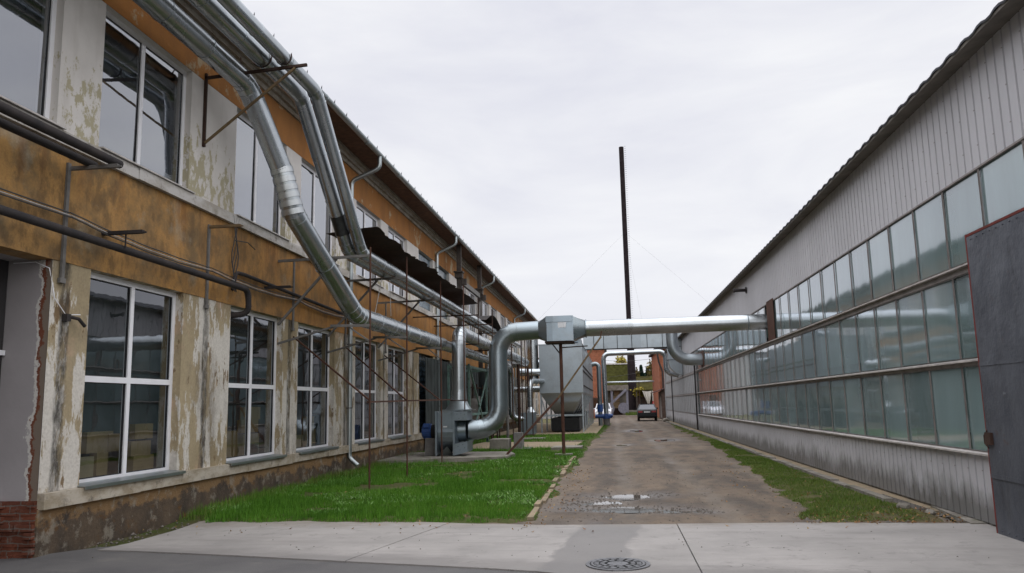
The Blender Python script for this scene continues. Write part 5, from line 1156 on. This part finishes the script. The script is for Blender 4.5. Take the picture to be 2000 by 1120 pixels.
k = (fbm(X_ * 1.1, Y_ * 1.1, 4, 33) > .50) & (RNG.random(len(X_)) < .16) & (Y_ < 27); nk = int(k.sum())
cl = blades(X_[k], Y_[k], Z_[k] + .03, .012 + .03 * RNG.random(nk), .025 + .02 * RNG.random(nk), 'clover', 'clover', 'pale clover leaves and small white heads in the lawn', 2.2); cl['category'] = 'clover'
x, y = scatter(5200, -6.68, -6.2, 11.7, 26); hx = lawn_h(x, y); kk = fbm(x * 2, y * 1.5, 3, 14) > .38
blades(x[kk], y[kk], hx[kk], .05 + .15 * RNG.random(kk.sum()), np.full(kk.sum(), .012), 'weeds', 'blade_dry', 'taller dull weeds growing against the foot of the left wall')
x, y = scatter(150000, 1.7, 4.0, 10.9, 34); h = verge_h(x, y); k = (h > road_h(x, y) + .002) & (fbm(x * 1.7, y * 1.3, 4, 23) > .31); x4, y4 = scatter(16000, 2.6, 4.0, 34, 66); h4 = verge_h(x4, y4); kb = h4 > road_h(x4, y4)
X_ = np.concatenate([x[k], x4[kb]]); Y_ = np.concatenate([y[k], y4[kb]]); Z_ = np.concatenate([h[k], h4[kb]])
blades(X_, Y_, Z_, (.012 + .045 * RNG.random(len(X_)) ** 2) * (.4 + 1.1 * fbm(X_, Y_, 4, 5)), np.interp(Y_, [11, 20, 40], [.009, .014, .024]), 'verge_grass', 'blade_dry', 'thin mossy grass on the verge between track and hall kerb', .8)
x, y = scatter(900, -7, 4.3, 10.2, 22); k = np.where((x > -.9) & (x < 2.2), RNG.random(len(x)) < .12, RNG.random(len(x)) < .8); x, y = x[k], y[k]
x = np.concatenate([x, RNG.uniform(2.4, 4.4, 260), RNG.uniform(-1.3, -.6, 120)]); y = np.concatenate([y, 10.95 + np.abs(RNG.normal(0, .7, 260)), RNG.uniform(11, 20, 120)])
z = np.maximum(np.maximum(lawn_h(x, y), verge_h(x, y)), np.maximum(road_h(x, y), np.where(y < 11, .008, -1)))
lf = blades(x, y, z + .014, np.full(len(x), .012), np.full(len(x), .035), 'fallen_leaves', 'leaf_litter', 'fallen brown leaves scattered on grass and concrete', 4); lf['category'] = 'leaves'
# pebbles and clods
pb = MB()
def pebble(x, y, z, r):
    o = len(pb.v); q = [(1, 0, 0), (-1, 0, 0), (0, 1, 0), (0, -1, 0), (0, 0, .7), (0, 0, -.7)]; c, s_ = math.cos(x * 50), math.sin(x * 50); sx, sy = random.uniform(.7, 1.3), random.uniform(.6, 1.2)
    vs = [(x + r * (a * c * sx - b_ * s_ * sy), y + r * (a * s_ * sx + b_ * c * sy), z + r * d) for a, b_, d in q]
    pb.add(vs, [(0, 2, 4), (2, 1, 4), (1, 3, 4), (3, 0, 4), (2, 0, 5), (1, 2, 5), (3, 1, 5), (0, 3, 5)])
for px, py, sx, sy, d in PUD[:4]:
    for i in range(130): t = random.uniform(0, 6.28); q = random.gauss(.95, .3); x = px + sx * q * math.cos(t); y = py + sy * q * math.sin(t); pebble(x, y, float(road_h(np.array(x), np.array(y))) + .004, abs(random.gauss(.010, .007)) + .004)
for i in range(750): y = 10.95 + abs(random.gauss(0, 7)); x = random.uniform(-1.0, 3.2); pebble(x, y, float(road_h(np.array(x), np.array(y))) + .003, abs(random.gauss(.006, .006)) + .004)
for i in range(60): y = 11.0 + abs(random.gauss(0, .5)); x = random.uniform(2.3, 4.4); pebble(x, y, .0, abs(random.gauss(.02, .014)) + .006)
for i in range(70): x = random.uniform(-6.0, 4.2); y = random.uniform(8.6, 10.9); pebble(x, y, .008, random.uniform(.004, .012))
for i in range(90): x = random.uniform(-6.62, -6.15); y = random.uniform(8.9, 12.5); pebble(x, y, -.03, random.uniform(.008, .03))
tag(pb.build('pebbles', M['pebble']), 'loose pebbles and clods on the track and its edges', 'pebbles', kind='stuff')
for (x, y, r), lb in zip(((4.02, 12.25, .10), (4.2, 11.75, .07), (4.1, 66.5, .28)), ('pale stone at the end of the hall kerb', 'small pale stone in the leaves near the gate', 'grey boulder at the far end of the hall kerb')):
    bm = bmesh.new(); bmesh.ops.create_icosphere(bm, subdivisions=2, radius=r)
    for v in bm.verts: v.co *= random.uniform(.85, 1.12); v.co.z *= .7; v.co += Vector((x, y, r * .4))
    me = bpy.data.meshes.new('stone'); bm.to_mesh(me); bm.free(); me.materials.append(M['kerb']); o = bpy.data.objects.new('stone', me); col.objects.link(o); tag(o, lb, 'stone')
# manhole cover
mh = thing('manhole_cover', 'round cast iron manhole cover set in the concrete apron', 'manhole cover', (-.03, 8.3, 0)); mx, my = -.03, 8.30
m_ = MB(); m_.tube([(mx, my, -.03), (mx, my, .009)], .275, 40); m_.build('cover_plate', M['brushed_dark'], mh)
m_ = MB(); n = 40
def annulus(mb, r0, r1, z0, z1, n=40):
    a = [(mx + r * math.cos(2 * math.pi * i / n), my + r * math.sin(2 * math.pi * i / n), z) for r, z in ((r0, z0), (r0, z1), (r1, z1), (r1, z0)) for i in range(n)]
    mb.add(a, [(k * n + i, k * n + (i + 1) % n, ((k + 1) % 4) * n + (i + 1) % n, ((k + 1) % 4) * n + i) for k in range(4) for i in range(n)])
annulus(m_, .282, .32, -.03, .014); m_.build('frame_ring', M['iron'], mh)
m_ = MB(); annulus(m_, .245, .27, .0, .018); m_.tube([(mx, my, .0), (mx, my, .016)], .105, 26)
for r, c in ((.215, 16), (.155, 11)):
    for i in range(c):
        a0 = 2 * math.pi * (i + .16) / c; a1_ = 2 * math.pi * (i + .84) / c
        m_.prism([(mx + (r - .022) * math.cos(a0), my + (r - .022) * math.sin(a0)), (mx + (r + .022) * math.cos(a0), my + (r + .022) * math.sin(a0)), (mx + (r + .022) * math.cos(a1_), my + (r + .022) * math.sin(a1_)), (mx + (r - .022) * math.cos(a1_), my + (r - .022) * math.sin(a1_))], 2, 0, .018)
m_.build('raised_studs', M['iron'], mh)

# ------------------------------------------------------------------ CARS
def car(name, label, x, y, rz, paint, L_, W, Hh, kind='sedan'):
    root = thing(name, label, 'car'); root.location = (0, 0, 0)
    s = W / 2
    # side outline (along length -L/2 rear .. L/2 front), lower body
    hl = L_ / 2; belt = Hh * (.70 if kind == 'sedan' else .62)
    body = [(-hl, .42), (-hl + .04, belt - .08), (-hl + .18, belt + .02), (hl * .35, belt + .02), (hl - .25, belt - .14), (hl - .02, belt - .30), (hl, .40), (hl - .12, .24), (-hl + .15, .26)]
    m_ = MB()
    def section(poly, inset): return [(-s + inset, a, b_) for a, b_ in poly], [(s - inset, a, b_) for a, b_ in poly]
    def shr(poly, k): cx = sum(p[0] for p in poly) / len(poly); cz = sum(p[1] for p in poly) / len(poly); return [(cx + (p[0] - cx) * k, cz + (p[1] - cz) * k) for p in poly]
    rings = [[(-s + .0, a, b_) for a, b_ in shr(body, .955)], [(-s + .05 - .05, a, b_) for a, b_ in shr(body, .955)]]
    prof_ = [(-s, .93), (-s + .05, .985), (-s + .16, 1.0), (s - .16, 1.0), (s - .05, .985), (s, .93)]
    rr = [[(px, a, b_) for a, b_ in shr(body, k)] for px, k in prof_]
    for A_, B_ in zip(rr, rr[1:]): m_.loft(A_, B_, True)
    m_.add(rr[0], [tuple(range(len(body)))]); m_.add(rr[-1], [tuple(range(len(body)))])
    b = m_.build('body', paint, root, 40)
    if kind == 'sedan': r0, r1, f1, f0 = -hl * .78, -hl * .42, hl * .06, hl * .42
    else: r0, r1, f1, f0 = -hl * .95, -hl * .80, hl * .02, hl * .36
    q = [(-s + .06, r0, belt), (s - .06, r0, belt), (s - .06, f0, belt), (-s + .06, f0, belt)]; tp = [(-s + .24, r1, Hh), (s - .24, r1, Hh), (s - .24, f1, Hh), (-s + .24, f1, Hh)]
    m_ = MB(); m_.loft(q, tp); m_.build('glasshouse', M['glass_car'], root)
    m_ = MB(); m_.loft([tuple(Vector(a) + Vector((0, 0, -.02))) for a in tp], [(a[0] * .96, a[1], a[2] + .035) for a in tp]); m_.add([(a[0] * .96, a[1], a[2] + .035) for a in tp], [(0, 1, 2, 3)]); m_.build('roof', paint, root)
    m_ = MB()
    for i in range(4): m_.bar(q[i], tp[i], .08, .06)
    for sx in (-1, 1): m_.bar((sx * (s - .055), (r0 + f0) / 2, belt), (sx * (s - .235), (r1 + f1) / 2, Hh), .07, .03)
    m_.build('pillar', paint, root)
    for sx in (-1, 1):
        for yy in (-hl * .58, hl * .62):
            w = MB(); w.tube([(sx * (s - .20), yy, .31), (sx * (s - .01), yy, .31)], .31, 20); wo = w.build('wheel', M['tyre'], root); w = MB(); w.tube([(sx * (s - .05), yy, .31), (sx * (s + .002), yy, .31)], .2, 16); w.build('rim', M['rim'], wo)
        t = MB(); t.box((sx * (s - .10), -hl - .012, belt - .26), (sx * (s - .46), -hl + .1, belt - .10)); t.build('tail_light', M['tail'], root)
        t = MB(); t.box((sx * (s - .10), hl - .16, belt - .30), (sx * (s - .46), hl - .015, belt - .19)); t.build('headlight', M['head'], root)
        t = MB(); t.box((sx * (s - .02), f0 - .25, belt), (sx * (s + .14), f0 - .12, belt + .12)); t.build('wing_mirror', paint, root)
    t = MB(); t.box((-s + .04, -hl - .06, .40), (s - .04, -hl + .05, .60)); t.box((-s + .04, hl - .10, .30), (s - .04, hl + .05, .50)); t.build('bumper', paint, root)
    t = MB(); t.box((-.26, -hl - .02, belt - .26), (.26, -hl + .01, belt - .15)); t.build('number_plate', M['plate'], root)
    t = MB(); t.box((-.26, hl + .05, .38), (.26, hl + .06, .48)); t.build('number_plate', M['plate'], root)
    root.location = (x, y, -.02); root.rotation_euler = (0, 0, rz); return root
car('parked_car', 'black saloon car standing on the track with its back turned', 2.80, 71.4, R(-2), M['car_black'], 4.6, 1.68, 1.42)
car('parked_car', 'white car parked at the left of the track behind the blue valves', -1.22, 87.5, R(180), M['car_white'], 4.2, 1.74, 1.55, 'hatch')
rc = car('parked_car', 'red car half hidden behind the black saloon beside the porch', 5.35, 98, R(180), M['car_red'], 4.1, 1.74, 1.72, 'hatch')

# ------------------------------------------------------------------ BACKGROUND
ob = thing('brick_building', 'narrow orange brick building behind the dust filter at the left of the track', 'building', (-4, 96, 0))
m_ = MB(); m_.box((-2.9, 92, -.1), (-.92, 104, 7.9)); m_.build('wall', M['orange_brick'], ob); m_ = MB(); m_.box((-3.1, 91.7, 7.9), (-.7, 104.2, 8.1)); m_.build('roof', M['roof_dark'], ob)
m_ = MB(); m_.box((-2.4, 91.95, 1.0), (-1.5, 92.02, 2.2)); m_.build('window', M['glass'], ob); m_ = MB(); m_.tube([(-.84, 91.9, 0), (-.84, 91.9, 7.9)], .07, 8); m_.build('downspout', M['black_pipe'], ob)
rb = thing('brick_building', 'orange brick building with a porch beyond the end of the hall', 'building', (8, 84, 0))
m_ = MB(); m_.box((4.62, 82, -.1), (14, 97, 6.9)); m_.build('wall', M['orange_brick'], rb); m_ = MB(); m_.box((4.3, 81.6, 6.9), (14.2, 97.2, 7.1)); m_.build('roof', M['roof_dark'], rb)
m_ = MB(); m_.tube([q for q, _ in fillet([(4.45, 81.8, 6.8), (4.62, 81.85, 5.6), (4.95, 81.85, 4.6), (4.95, 81.85, 2.5)], .3, 3)], .09, 8); m_.build('downspout', M['black_pipe'], rb)
m_ = MB(); m_.prism([(3.65, 2.42), (3.65, 2.50), (5.6, 3.16), (5.6, 3.08)], 1, 76.2, 81.9); m_.build('porch_roof', M['porch_roof'], rb)
m_ = MB(); m_.box((4.42, 76.5, -.05), (4.50, 81.9, 2.6)); m_.box((4.42, 76.45, -.05), (5.5, 76.53, 2.8)); m_.build('porch_wall', M['porch_wood'], rb)
m_ = MB(); m_.box((4.405, 77.5, .1), (4.42, 78.6, 2.1)); m_.build('door', M['shed_wall'], rb)
# chimney with guy wires
an = thing('plaster_annex', 'grey plastered annex joined to the left side of the narrow orange brick building', 'building', (-7, 97, 0))
m_ = MB(); m_.box((-14, 93, -.1), (-2.91, 104, 6.8)); m_.build('wall', M['grey_render'], an); m_ = MB(); m_.box((-14.2, 92.7, 6.8), (-2.92, 104.2, 7.0)); m_.build('roof', M['roof_dark'], an)
chm = thing('factory_chimney', 'very tall dark steel chimney rising behind the crossing ducts', 'chimney', (2.65, 117.5, 0))
m_ = MB(); m_.tube([(2.66, 117.5, .5), (2.66, 117.5, 13), (2.60, 117.5, 13.02), (2.58, 117.5, 40)], [.68, .56, .44, .36], 20); m_.build('shaft', M['chimney'], chm)
m_ = MB()
for i in range(110): z = 4 + i * .33; rr = .50 if z < 13 else .42; m_.bar((3.0 if z > 13 else 3.2, 117.05, z), (3.25 if z > 13 else 3.4, 117.05, z), .03)
m_.build('ladder', M['chimney'], chm)
m_ = MB(); m_.box((1.7, 116.3, -.1), (4.2, 118.8, .5)); m_.box((1.3, 115.6, -.1), (4.6, 116.3, .2)); m_.build('base', M['old_concrete'], chm)
for a, lb in (((-25.5, 117, 0), 'thin guy wire from the chimney down to the left'), ((30.5, 117, 0), 'thin guy wire from the chimney down to the right'), ((6.4, 117.6, 0), 'steep guy wire close to the right of the chimney')):
    m_ = MB(); m_.tube([(2.6, 117.5, 26.8), a], .006, 5); tag(m_.build('guy_wire', M['cable']), lb, 'wire', 'guy wires of the chimney')
for i, (z0, z1, lb) in enumerate(((6.6, 6.7, 'topmost overhead wire between the brick buildings'), (4.6, 5.6, 'middle overhead wire sloping up to the right brick building'), (3.9, 4.8, 'lowest overhead wire sloping up to the right brick building'))):
    m_ = MB(); m_.tube([(-.95 + 6.0 * k / 10, 95 + .1 * i, z0 + (z1 - z0) * k / 10 - .2 * (1 - (k / 5 - 1) ** 2)) for k in range(11)], .018, 5); tag(m_.build('overhead_wire', M['cable']), lb, 'wire', 'overhead wires across the yard')
m_ = MB(); m_.tube([(-1.0, 93.5, 3.95), (4.7, 93.5, 3.95)], .10, 10); tag(m_.build('steam_pipe', M['galv']), 'straight pale pipe spanning the yard between the brick buildings', 'pipe')
# loading bay with diagonal chute, sheds, tarps
sh = thing('mossy_shed', 'shed with a high mossy roof left of the chimney foot', 'shed', (-1, 124, 0))
m_ = MB(); m_.box((-14, 121, -.1), (2.3, 134, 3.2)); m_.build('wall', M['shed_wall'], sh)
m_ = MB(); m_.prism([(120.4, 3.1), (126.5, 7.5), (126.7, 7.7), (134, 3.4), (134, 3.1)], 0, -14.4, 2.5); m_.build('roof', M['mossy_roof'], sh); m_ = MB(); m_.box((-14.4, 126.4, 7.55), (2.5, 126.8, 7.74)); m_.build('ridge', M['rail'], sh)
s2 = thing('long_shed', 'low shed with a brownish mossy roof right of the chimney', 'shed', (10, 134, 0))
m_ = MB(); m_.box((3.4, 131, -.1), (30, 142, 3.2)); m_.build('wall', M['shed_wall'], s2); m_ = MB(); m_.prism([(130.2, 3.0), (137, 5.9), (143, 3.1)], 0, 3.0, 30.5); m_.build('roof', M['brown_roof'], s2)
lb_ = thing('loading_bay', 'grey concrete loading bay with steel chute and stacked crates left of the chimney', 'loading bay', (.5, 108, 0))
m_ = MB(); m_.box((-1.6, 106.5, 3.2), (1.9, 109.5, 3.9)); m_.box((-1.6, 109.3, 0), (1.9, 109.5, 3.2)); m_.build('canopy_slab', M['old_concrete'], lb_)
m_ = MB()
for x in (-1.4, -.3, 1.7): m_.box((x - .14, 106.6, -.05), (x + .14, 106.9, 3.2))
m_.build('column', M['machine_grey'], lb_)
m_ = MB(); m_.bar((-1.1, 106.3, .9), (1.6, 106.3, 3.3), .38, .3); m_.build('chute', M['machine_grey'], lb_)
m_ = MB(); m_.tube([(-.75, 106.0, .85), (-.75, 106.4, .85)], .75, 18); m_.tube([(1.15, 106.0, .9), (1.15, 106.4, .9)], .7, 18); m_.build('hopper_drum', M['machine_grey'], lb_)
for x, z, w, lb in ((-.2, .9, .9, 'lower pale wooden crate on the loading bay'), (-.1, 1.75, .8, 'upper pale wooden crate on the loading bay'), (.0, 2.55, .7, 'topmost brown wooden crate on the loading bay')):
    m_ = MB()
    for k in range(4): m_.box((x, 107.3, z + k * .19), (x + w, 108.2, z + k * .19 + .17))
    m_.box((x + .05, 107.34, z), (x + w - .05, 108.16, z + .76)); tag(m_.build('wooden_crate', M['plank']), lb, 'crate', 'crates on the loading bay')
pl = MB(); pl.box((-.4, 107.2, -.05), (1.0, 108.3, .88)); tag(pl.build('crate_plinth', M['rust_dark']), 'dark plinth under the crates of the loading bay', 'plinth')
def tarp(x0, x1, z0, z1, label, tri):
    vs = []; nx, nz = 10, 8
    for i in range(nz + 1):
        v = i / nz
        for j in range(nx + 1):
            u = j / nx; a = x0 + (x1 - x0) * (.62 * v if tri else 0); b_ = x1 - (x1 - x0) * (.28 * v if tri else 0); x = a + (b_ - a) * u; vs.append((x, 112 + .12 * math.sin(u * 16) * (.3 + v) + .4 * v * (1 if tri else .2), z1 + (z0 - z1) * v - .1 * math.sin(u * math.pi) * (1 - v)))
    m_ = MB(); w = nx + 1; m_.add(vs, [(i * w + j, i * w + j + 1, (i + 1) * w + j + 1, (i + 1) * w + j) for i in range(nz) for j in range(nx)], True); return tag(m_.build('tarpaulin', M['tarp']), label, 'tarpaulin', 'white tarpaulins at the open shed')
tarp(3.9, 5.15, .95, 3.15, 'white tarpaulin gathered into a point at the open shed', True); tarp(5.25, 6.9, 1.5, 3.15, 'white tarpaulin hanging straight beside the gathered one', False)
op = thing('open_shed', 'dark open shed hung with white tarpaulins beyond the porch', 'shed', (5, 114, 0))
m_ = MB(); m_.box((3.0, 112.2, 3.15), (9, 118, 3.3)); m_.build('roof', M['brown_roof'], op); m_ = MB(); m_.box((3.0, 117, 0), (9, 117.2, 3.15)); m_.build('back_wall', M['porch_wood'], op)
m_ = MB()
for x in (3.1, 5.2, 8.8): m_.box((x - .07, 112.25, -.05), (x + .07, 112.39, 3.15))
m_.build('post', M['wood_dark'], op)
for k, (x, lb) in enumerate(((3.5, 'pale timber pile in front of the open shed'),)):
    m_ = MB()
    for i in range(5): m_.box((x, 111.2, .1 + i * .2), (x + 1.4, 111.9, .27 + i * .2))
    tag(m_.build('timber_pile', M['plank']), lb, 'timber')
m_ = MB(); m_.tube([(3.25, 105, -.05), (3.25, 105, 4.1)], .05, 8); tag(m_.build('pipe_post', M['rust_dark']), 'thin dark post under the pale spanning pipe', 'post')
# trees
def tree(name, label, x, y, h, cr, cz, mat, n, shape='round', seed=1, size=.28, group='trees beyond the yard', cat='tree'):
    rg = np.random.default_rng(seed); t = thing(name, label, cat, (x, y, 0), group)
    m_ = MB(); m_.tube([(x, y, -.1), (x + .1, y, h * .35), (x + .05, y, h * .7), (x, y, h * .96)], [cr * .075 + .05, cr * .06 + .04, cr * .03 + .03, .02], 8)
    limbs = []
    for i in range(16):
        a = rg.uniform(0, 6.28); z = h * rg.uniform(.25, .85); l = cr * rg.uniform(.5, .95) * (1 - z / h if shape == 'cone' else 1); e = Vector((x + l * math.cos(a), y + l * math.sin(a), z + l * rg.uniform(-.1, .7) * (0 if shape == 'cone' else 1)))
        m_.tube([(x, y, z), (Vector((x, y, z)) + e) / 2 + Vector((0, 0, .1)), e], [.05, .03, .012], 5); limbs.append(e)
    m_.build('trunk', M['bark'], t)
    C_ = []
    if shape == 'cone':
        z = h * rg.uniform(.10, 1, n) ; rad = cr * (1 - z / h) * (.25 + .75 * np.sqrt(rg.random(n))) * (1 + .25 * np.sin(z * 5)); a = rg.uniform(0, 6.28, n); P = np.stack([x + rad * np.cos(a), y + rad * np.sin(a), z - rad * .25], -1)
    else:
        k = rg.integers(0, 26, n); cc = rg.normal(0, 1, (26, 3)); cc /= np.linalg.norm(cc, axis=1)[:, None]; cc *= (rg.random(26) ** .4)[:, None] * .78; sp = rg.normal(0, .23, (n, 3)); P = (cc[k] + sp) * np.array([cr, cr, (h - cz) * .5]) + np.array([x, y, (h + cz) / 2])
        P = P[P[:, 2] > .4]
    n = len(P); N = rg.normal(0, 1, (n, 3)); N /= np.linalg.norm(N, axis=1)[:, None]; U = np.cross(N, rg.normal(0, 1, (n, 3))); U /= np.linalg.norm(U, axis=1)[:, None]; W_ = np.cross(N, U); s_ = size * rg.uniform(.5, 1.2, n)[:, None]
    V = np.stack([P - U * s_, P - W_ * s_ * .6, P + U * s_, P + W_ * s_ * .6], 1); me = bpy.data.meshes.new('crown'); me.from_pydata(V.reshape(-1, 3).tolist(), [], np.arange(4 * n).reshape(-1, 4).tolist()); me.materials.append(M[mat])
    a = me.attributes.new('tone', 'FLOAT', 'POINT'); a.data.foreach_set('value', np.repeat(np.clip(rg.normal(.5, .25, n), 0, 1), 4)); o = bpy.data.objects.new('crown', me); col.objects.link(o); o.parent = t; o.matrix_parent_inverse = Matrix.Translation(-t.location)
tree('birch_tree', 'yellow birch showing above the mossy roof left of the chimney', 1.45, 140, 9.6, 1.25, 6.2, 'leaf_yellow', 1500, seed=3, size=.24)
tree('spruce_tree', 'dark blue-green spruce right of the chimney', 4.95, 144, 8.0, 2.1, 0, 'leaf_spruce', 5500, 'cone', seed=4, size=.3)
tree('spruce_tree', 'shorter dark spruce touching the big autumn tree', 6.2, 147, 7.9, 2.3, 0, 'leaf_spruce', 5500, 'cone', seed=5, size=.3)
tree('autumn_tree', 'large yellow-brown autumn tree at the right of the yard gap', 7.6, 142, 8.9, 1.75, 1.5, 'leaf_brown', 5000, seed=6, size=.26)
tree('autumn_tree', 'small brownish tree immediately right of the chimney', 3.6, 143, 7.6, .95, 3.0, 'leaf_brown', 1800, seed=7, size=.24)
tree('round_tree', 'dark green treetop at the left edge of the yard gap', -1.2, 150, 8.2, 1.6, 4, 'leaf_spruce', 1500, seed=8)
tree('round_tree', 'olive tree behind the big autumn tree', 10.2, 152, 8.8, 2.2, 2, 'leaf_olive', 2600, seed=10)
tree('yellow_shrub', 'low yellow shrub under the pale spanning pipe', 3.7, 116, 3.7, 1.0, 2.3, 'leaf_yellow', 600, seed=9, size=.16, group='shrubs at the far end', cat='shrub')
tree('brown_shrub', 'brownish shrub in front of the white tarpaulins', 6.2, 110.5, 1.9, .9, .2, 'leaf_brown', 700, seed=11, size=.14, group='shrubs at the far end', cat='shrub')
x, y = scatter(9000, 1.4, 9, 103, 112); blades(x, y, np.full(len(x), -.02), .08 + .35 * RNG.random(len(x)), np.full(len(x), .06), 'rough_grass', 'blade_dry', 'rough grass at the far end of the yard')

# ------------------------------------------------------------------ WORLD AND LIGHT
w = bpy.data.worlds.new("World"); scn.world = w; w.use_nodes = True; nt = w.node_tree; L = nt.links; bg = nt.nodes["Background"]
el, rot = R(48), R(165)
sky = nt.nodes.new("ShaderNodeTexSky"); sky.sky_type = 'NISHITA'; sky.sun_disc = False; sky.sun_elevation = el; sky.sun_rotation = rot
tc = nt.nodes.new("ShaderNodeTexCoord")
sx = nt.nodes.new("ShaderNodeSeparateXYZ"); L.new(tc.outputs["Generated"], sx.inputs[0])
mp = nt.nodes.new("ShaderNodeMapping"); L.new(tc.outputs["Generated"], mp.inputs[0]); mp.inputs["Scale"].default_value = (1.0, 1.0, 3.6)
n1 = nt.nodes.new("ShaderNodeTexNoise"); L.new(mp.outputs[0], n1.inputs["Vector"]); n1.inputs["Scale"].default_value = 2.6; n1.inputs["Detail"].default_value = 7; n1.inputs["Roughness"].default_value = .55; n1.inputs["Distortion"].default_value = .4
r1 = nt.nodes.new("ShaderNodeValToRGB"); L.new(n1.outputs["Fac"], r1.inputs[0])
e = r1.color_ramp.elements; e[0].position = .30; e[0].color = (6.3, 6.37, 7.0, 1); e[1].position = .66; e[1].color = (7.7, 7.74, 7.95, 1)
mx = nt.nodes.new("ShaderNodeMix"); mx.data_type = 'RGBA'; mx.inputs[0].default_value = .965
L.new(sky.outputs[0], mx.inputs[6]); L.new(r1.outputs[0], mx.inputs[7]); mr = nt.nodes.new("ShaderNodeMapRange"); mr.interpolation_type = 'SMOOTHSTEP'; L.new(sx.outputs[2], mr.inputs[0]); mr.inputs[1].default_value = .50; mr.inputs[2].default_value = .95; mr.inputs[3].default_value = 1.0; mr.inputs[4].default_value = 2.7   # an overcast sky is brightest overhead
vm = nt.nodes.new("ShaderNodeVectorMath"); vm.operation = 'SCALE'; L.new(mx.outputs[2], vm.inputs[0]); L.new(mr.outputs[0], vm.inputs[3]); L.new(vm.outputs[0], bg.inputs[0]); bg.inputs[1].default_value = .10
sd = bpy.data.lights.new("sun", 'SUN'); sd.energy = 1.5; sd.angle = R(140); sd.color = (1, .98, .95); so = bpy.data.objects.new("sun", sd); scn.collection.objects.link(so)
so.rotation_euler = (R(90) - el, 0, math.pi - rot)
scn.view_settings.view_transform = 'Standard'; scn.view_settings.look = 'None'; scn.view_settings.exposure = .30; scn.view_settings.gamma = 1; scn.view_settings.use_curve_mapping = False
scn.render.engine = 'CYCLES'; scn.cycles.max_bounces = 10; scn.cycles.transparent_max_bounces = 12; scn.cycles.glossy_bounces = 4; scn.cycles.diffuse_bounces = 4; scn.cycles.caustics_reflective = False
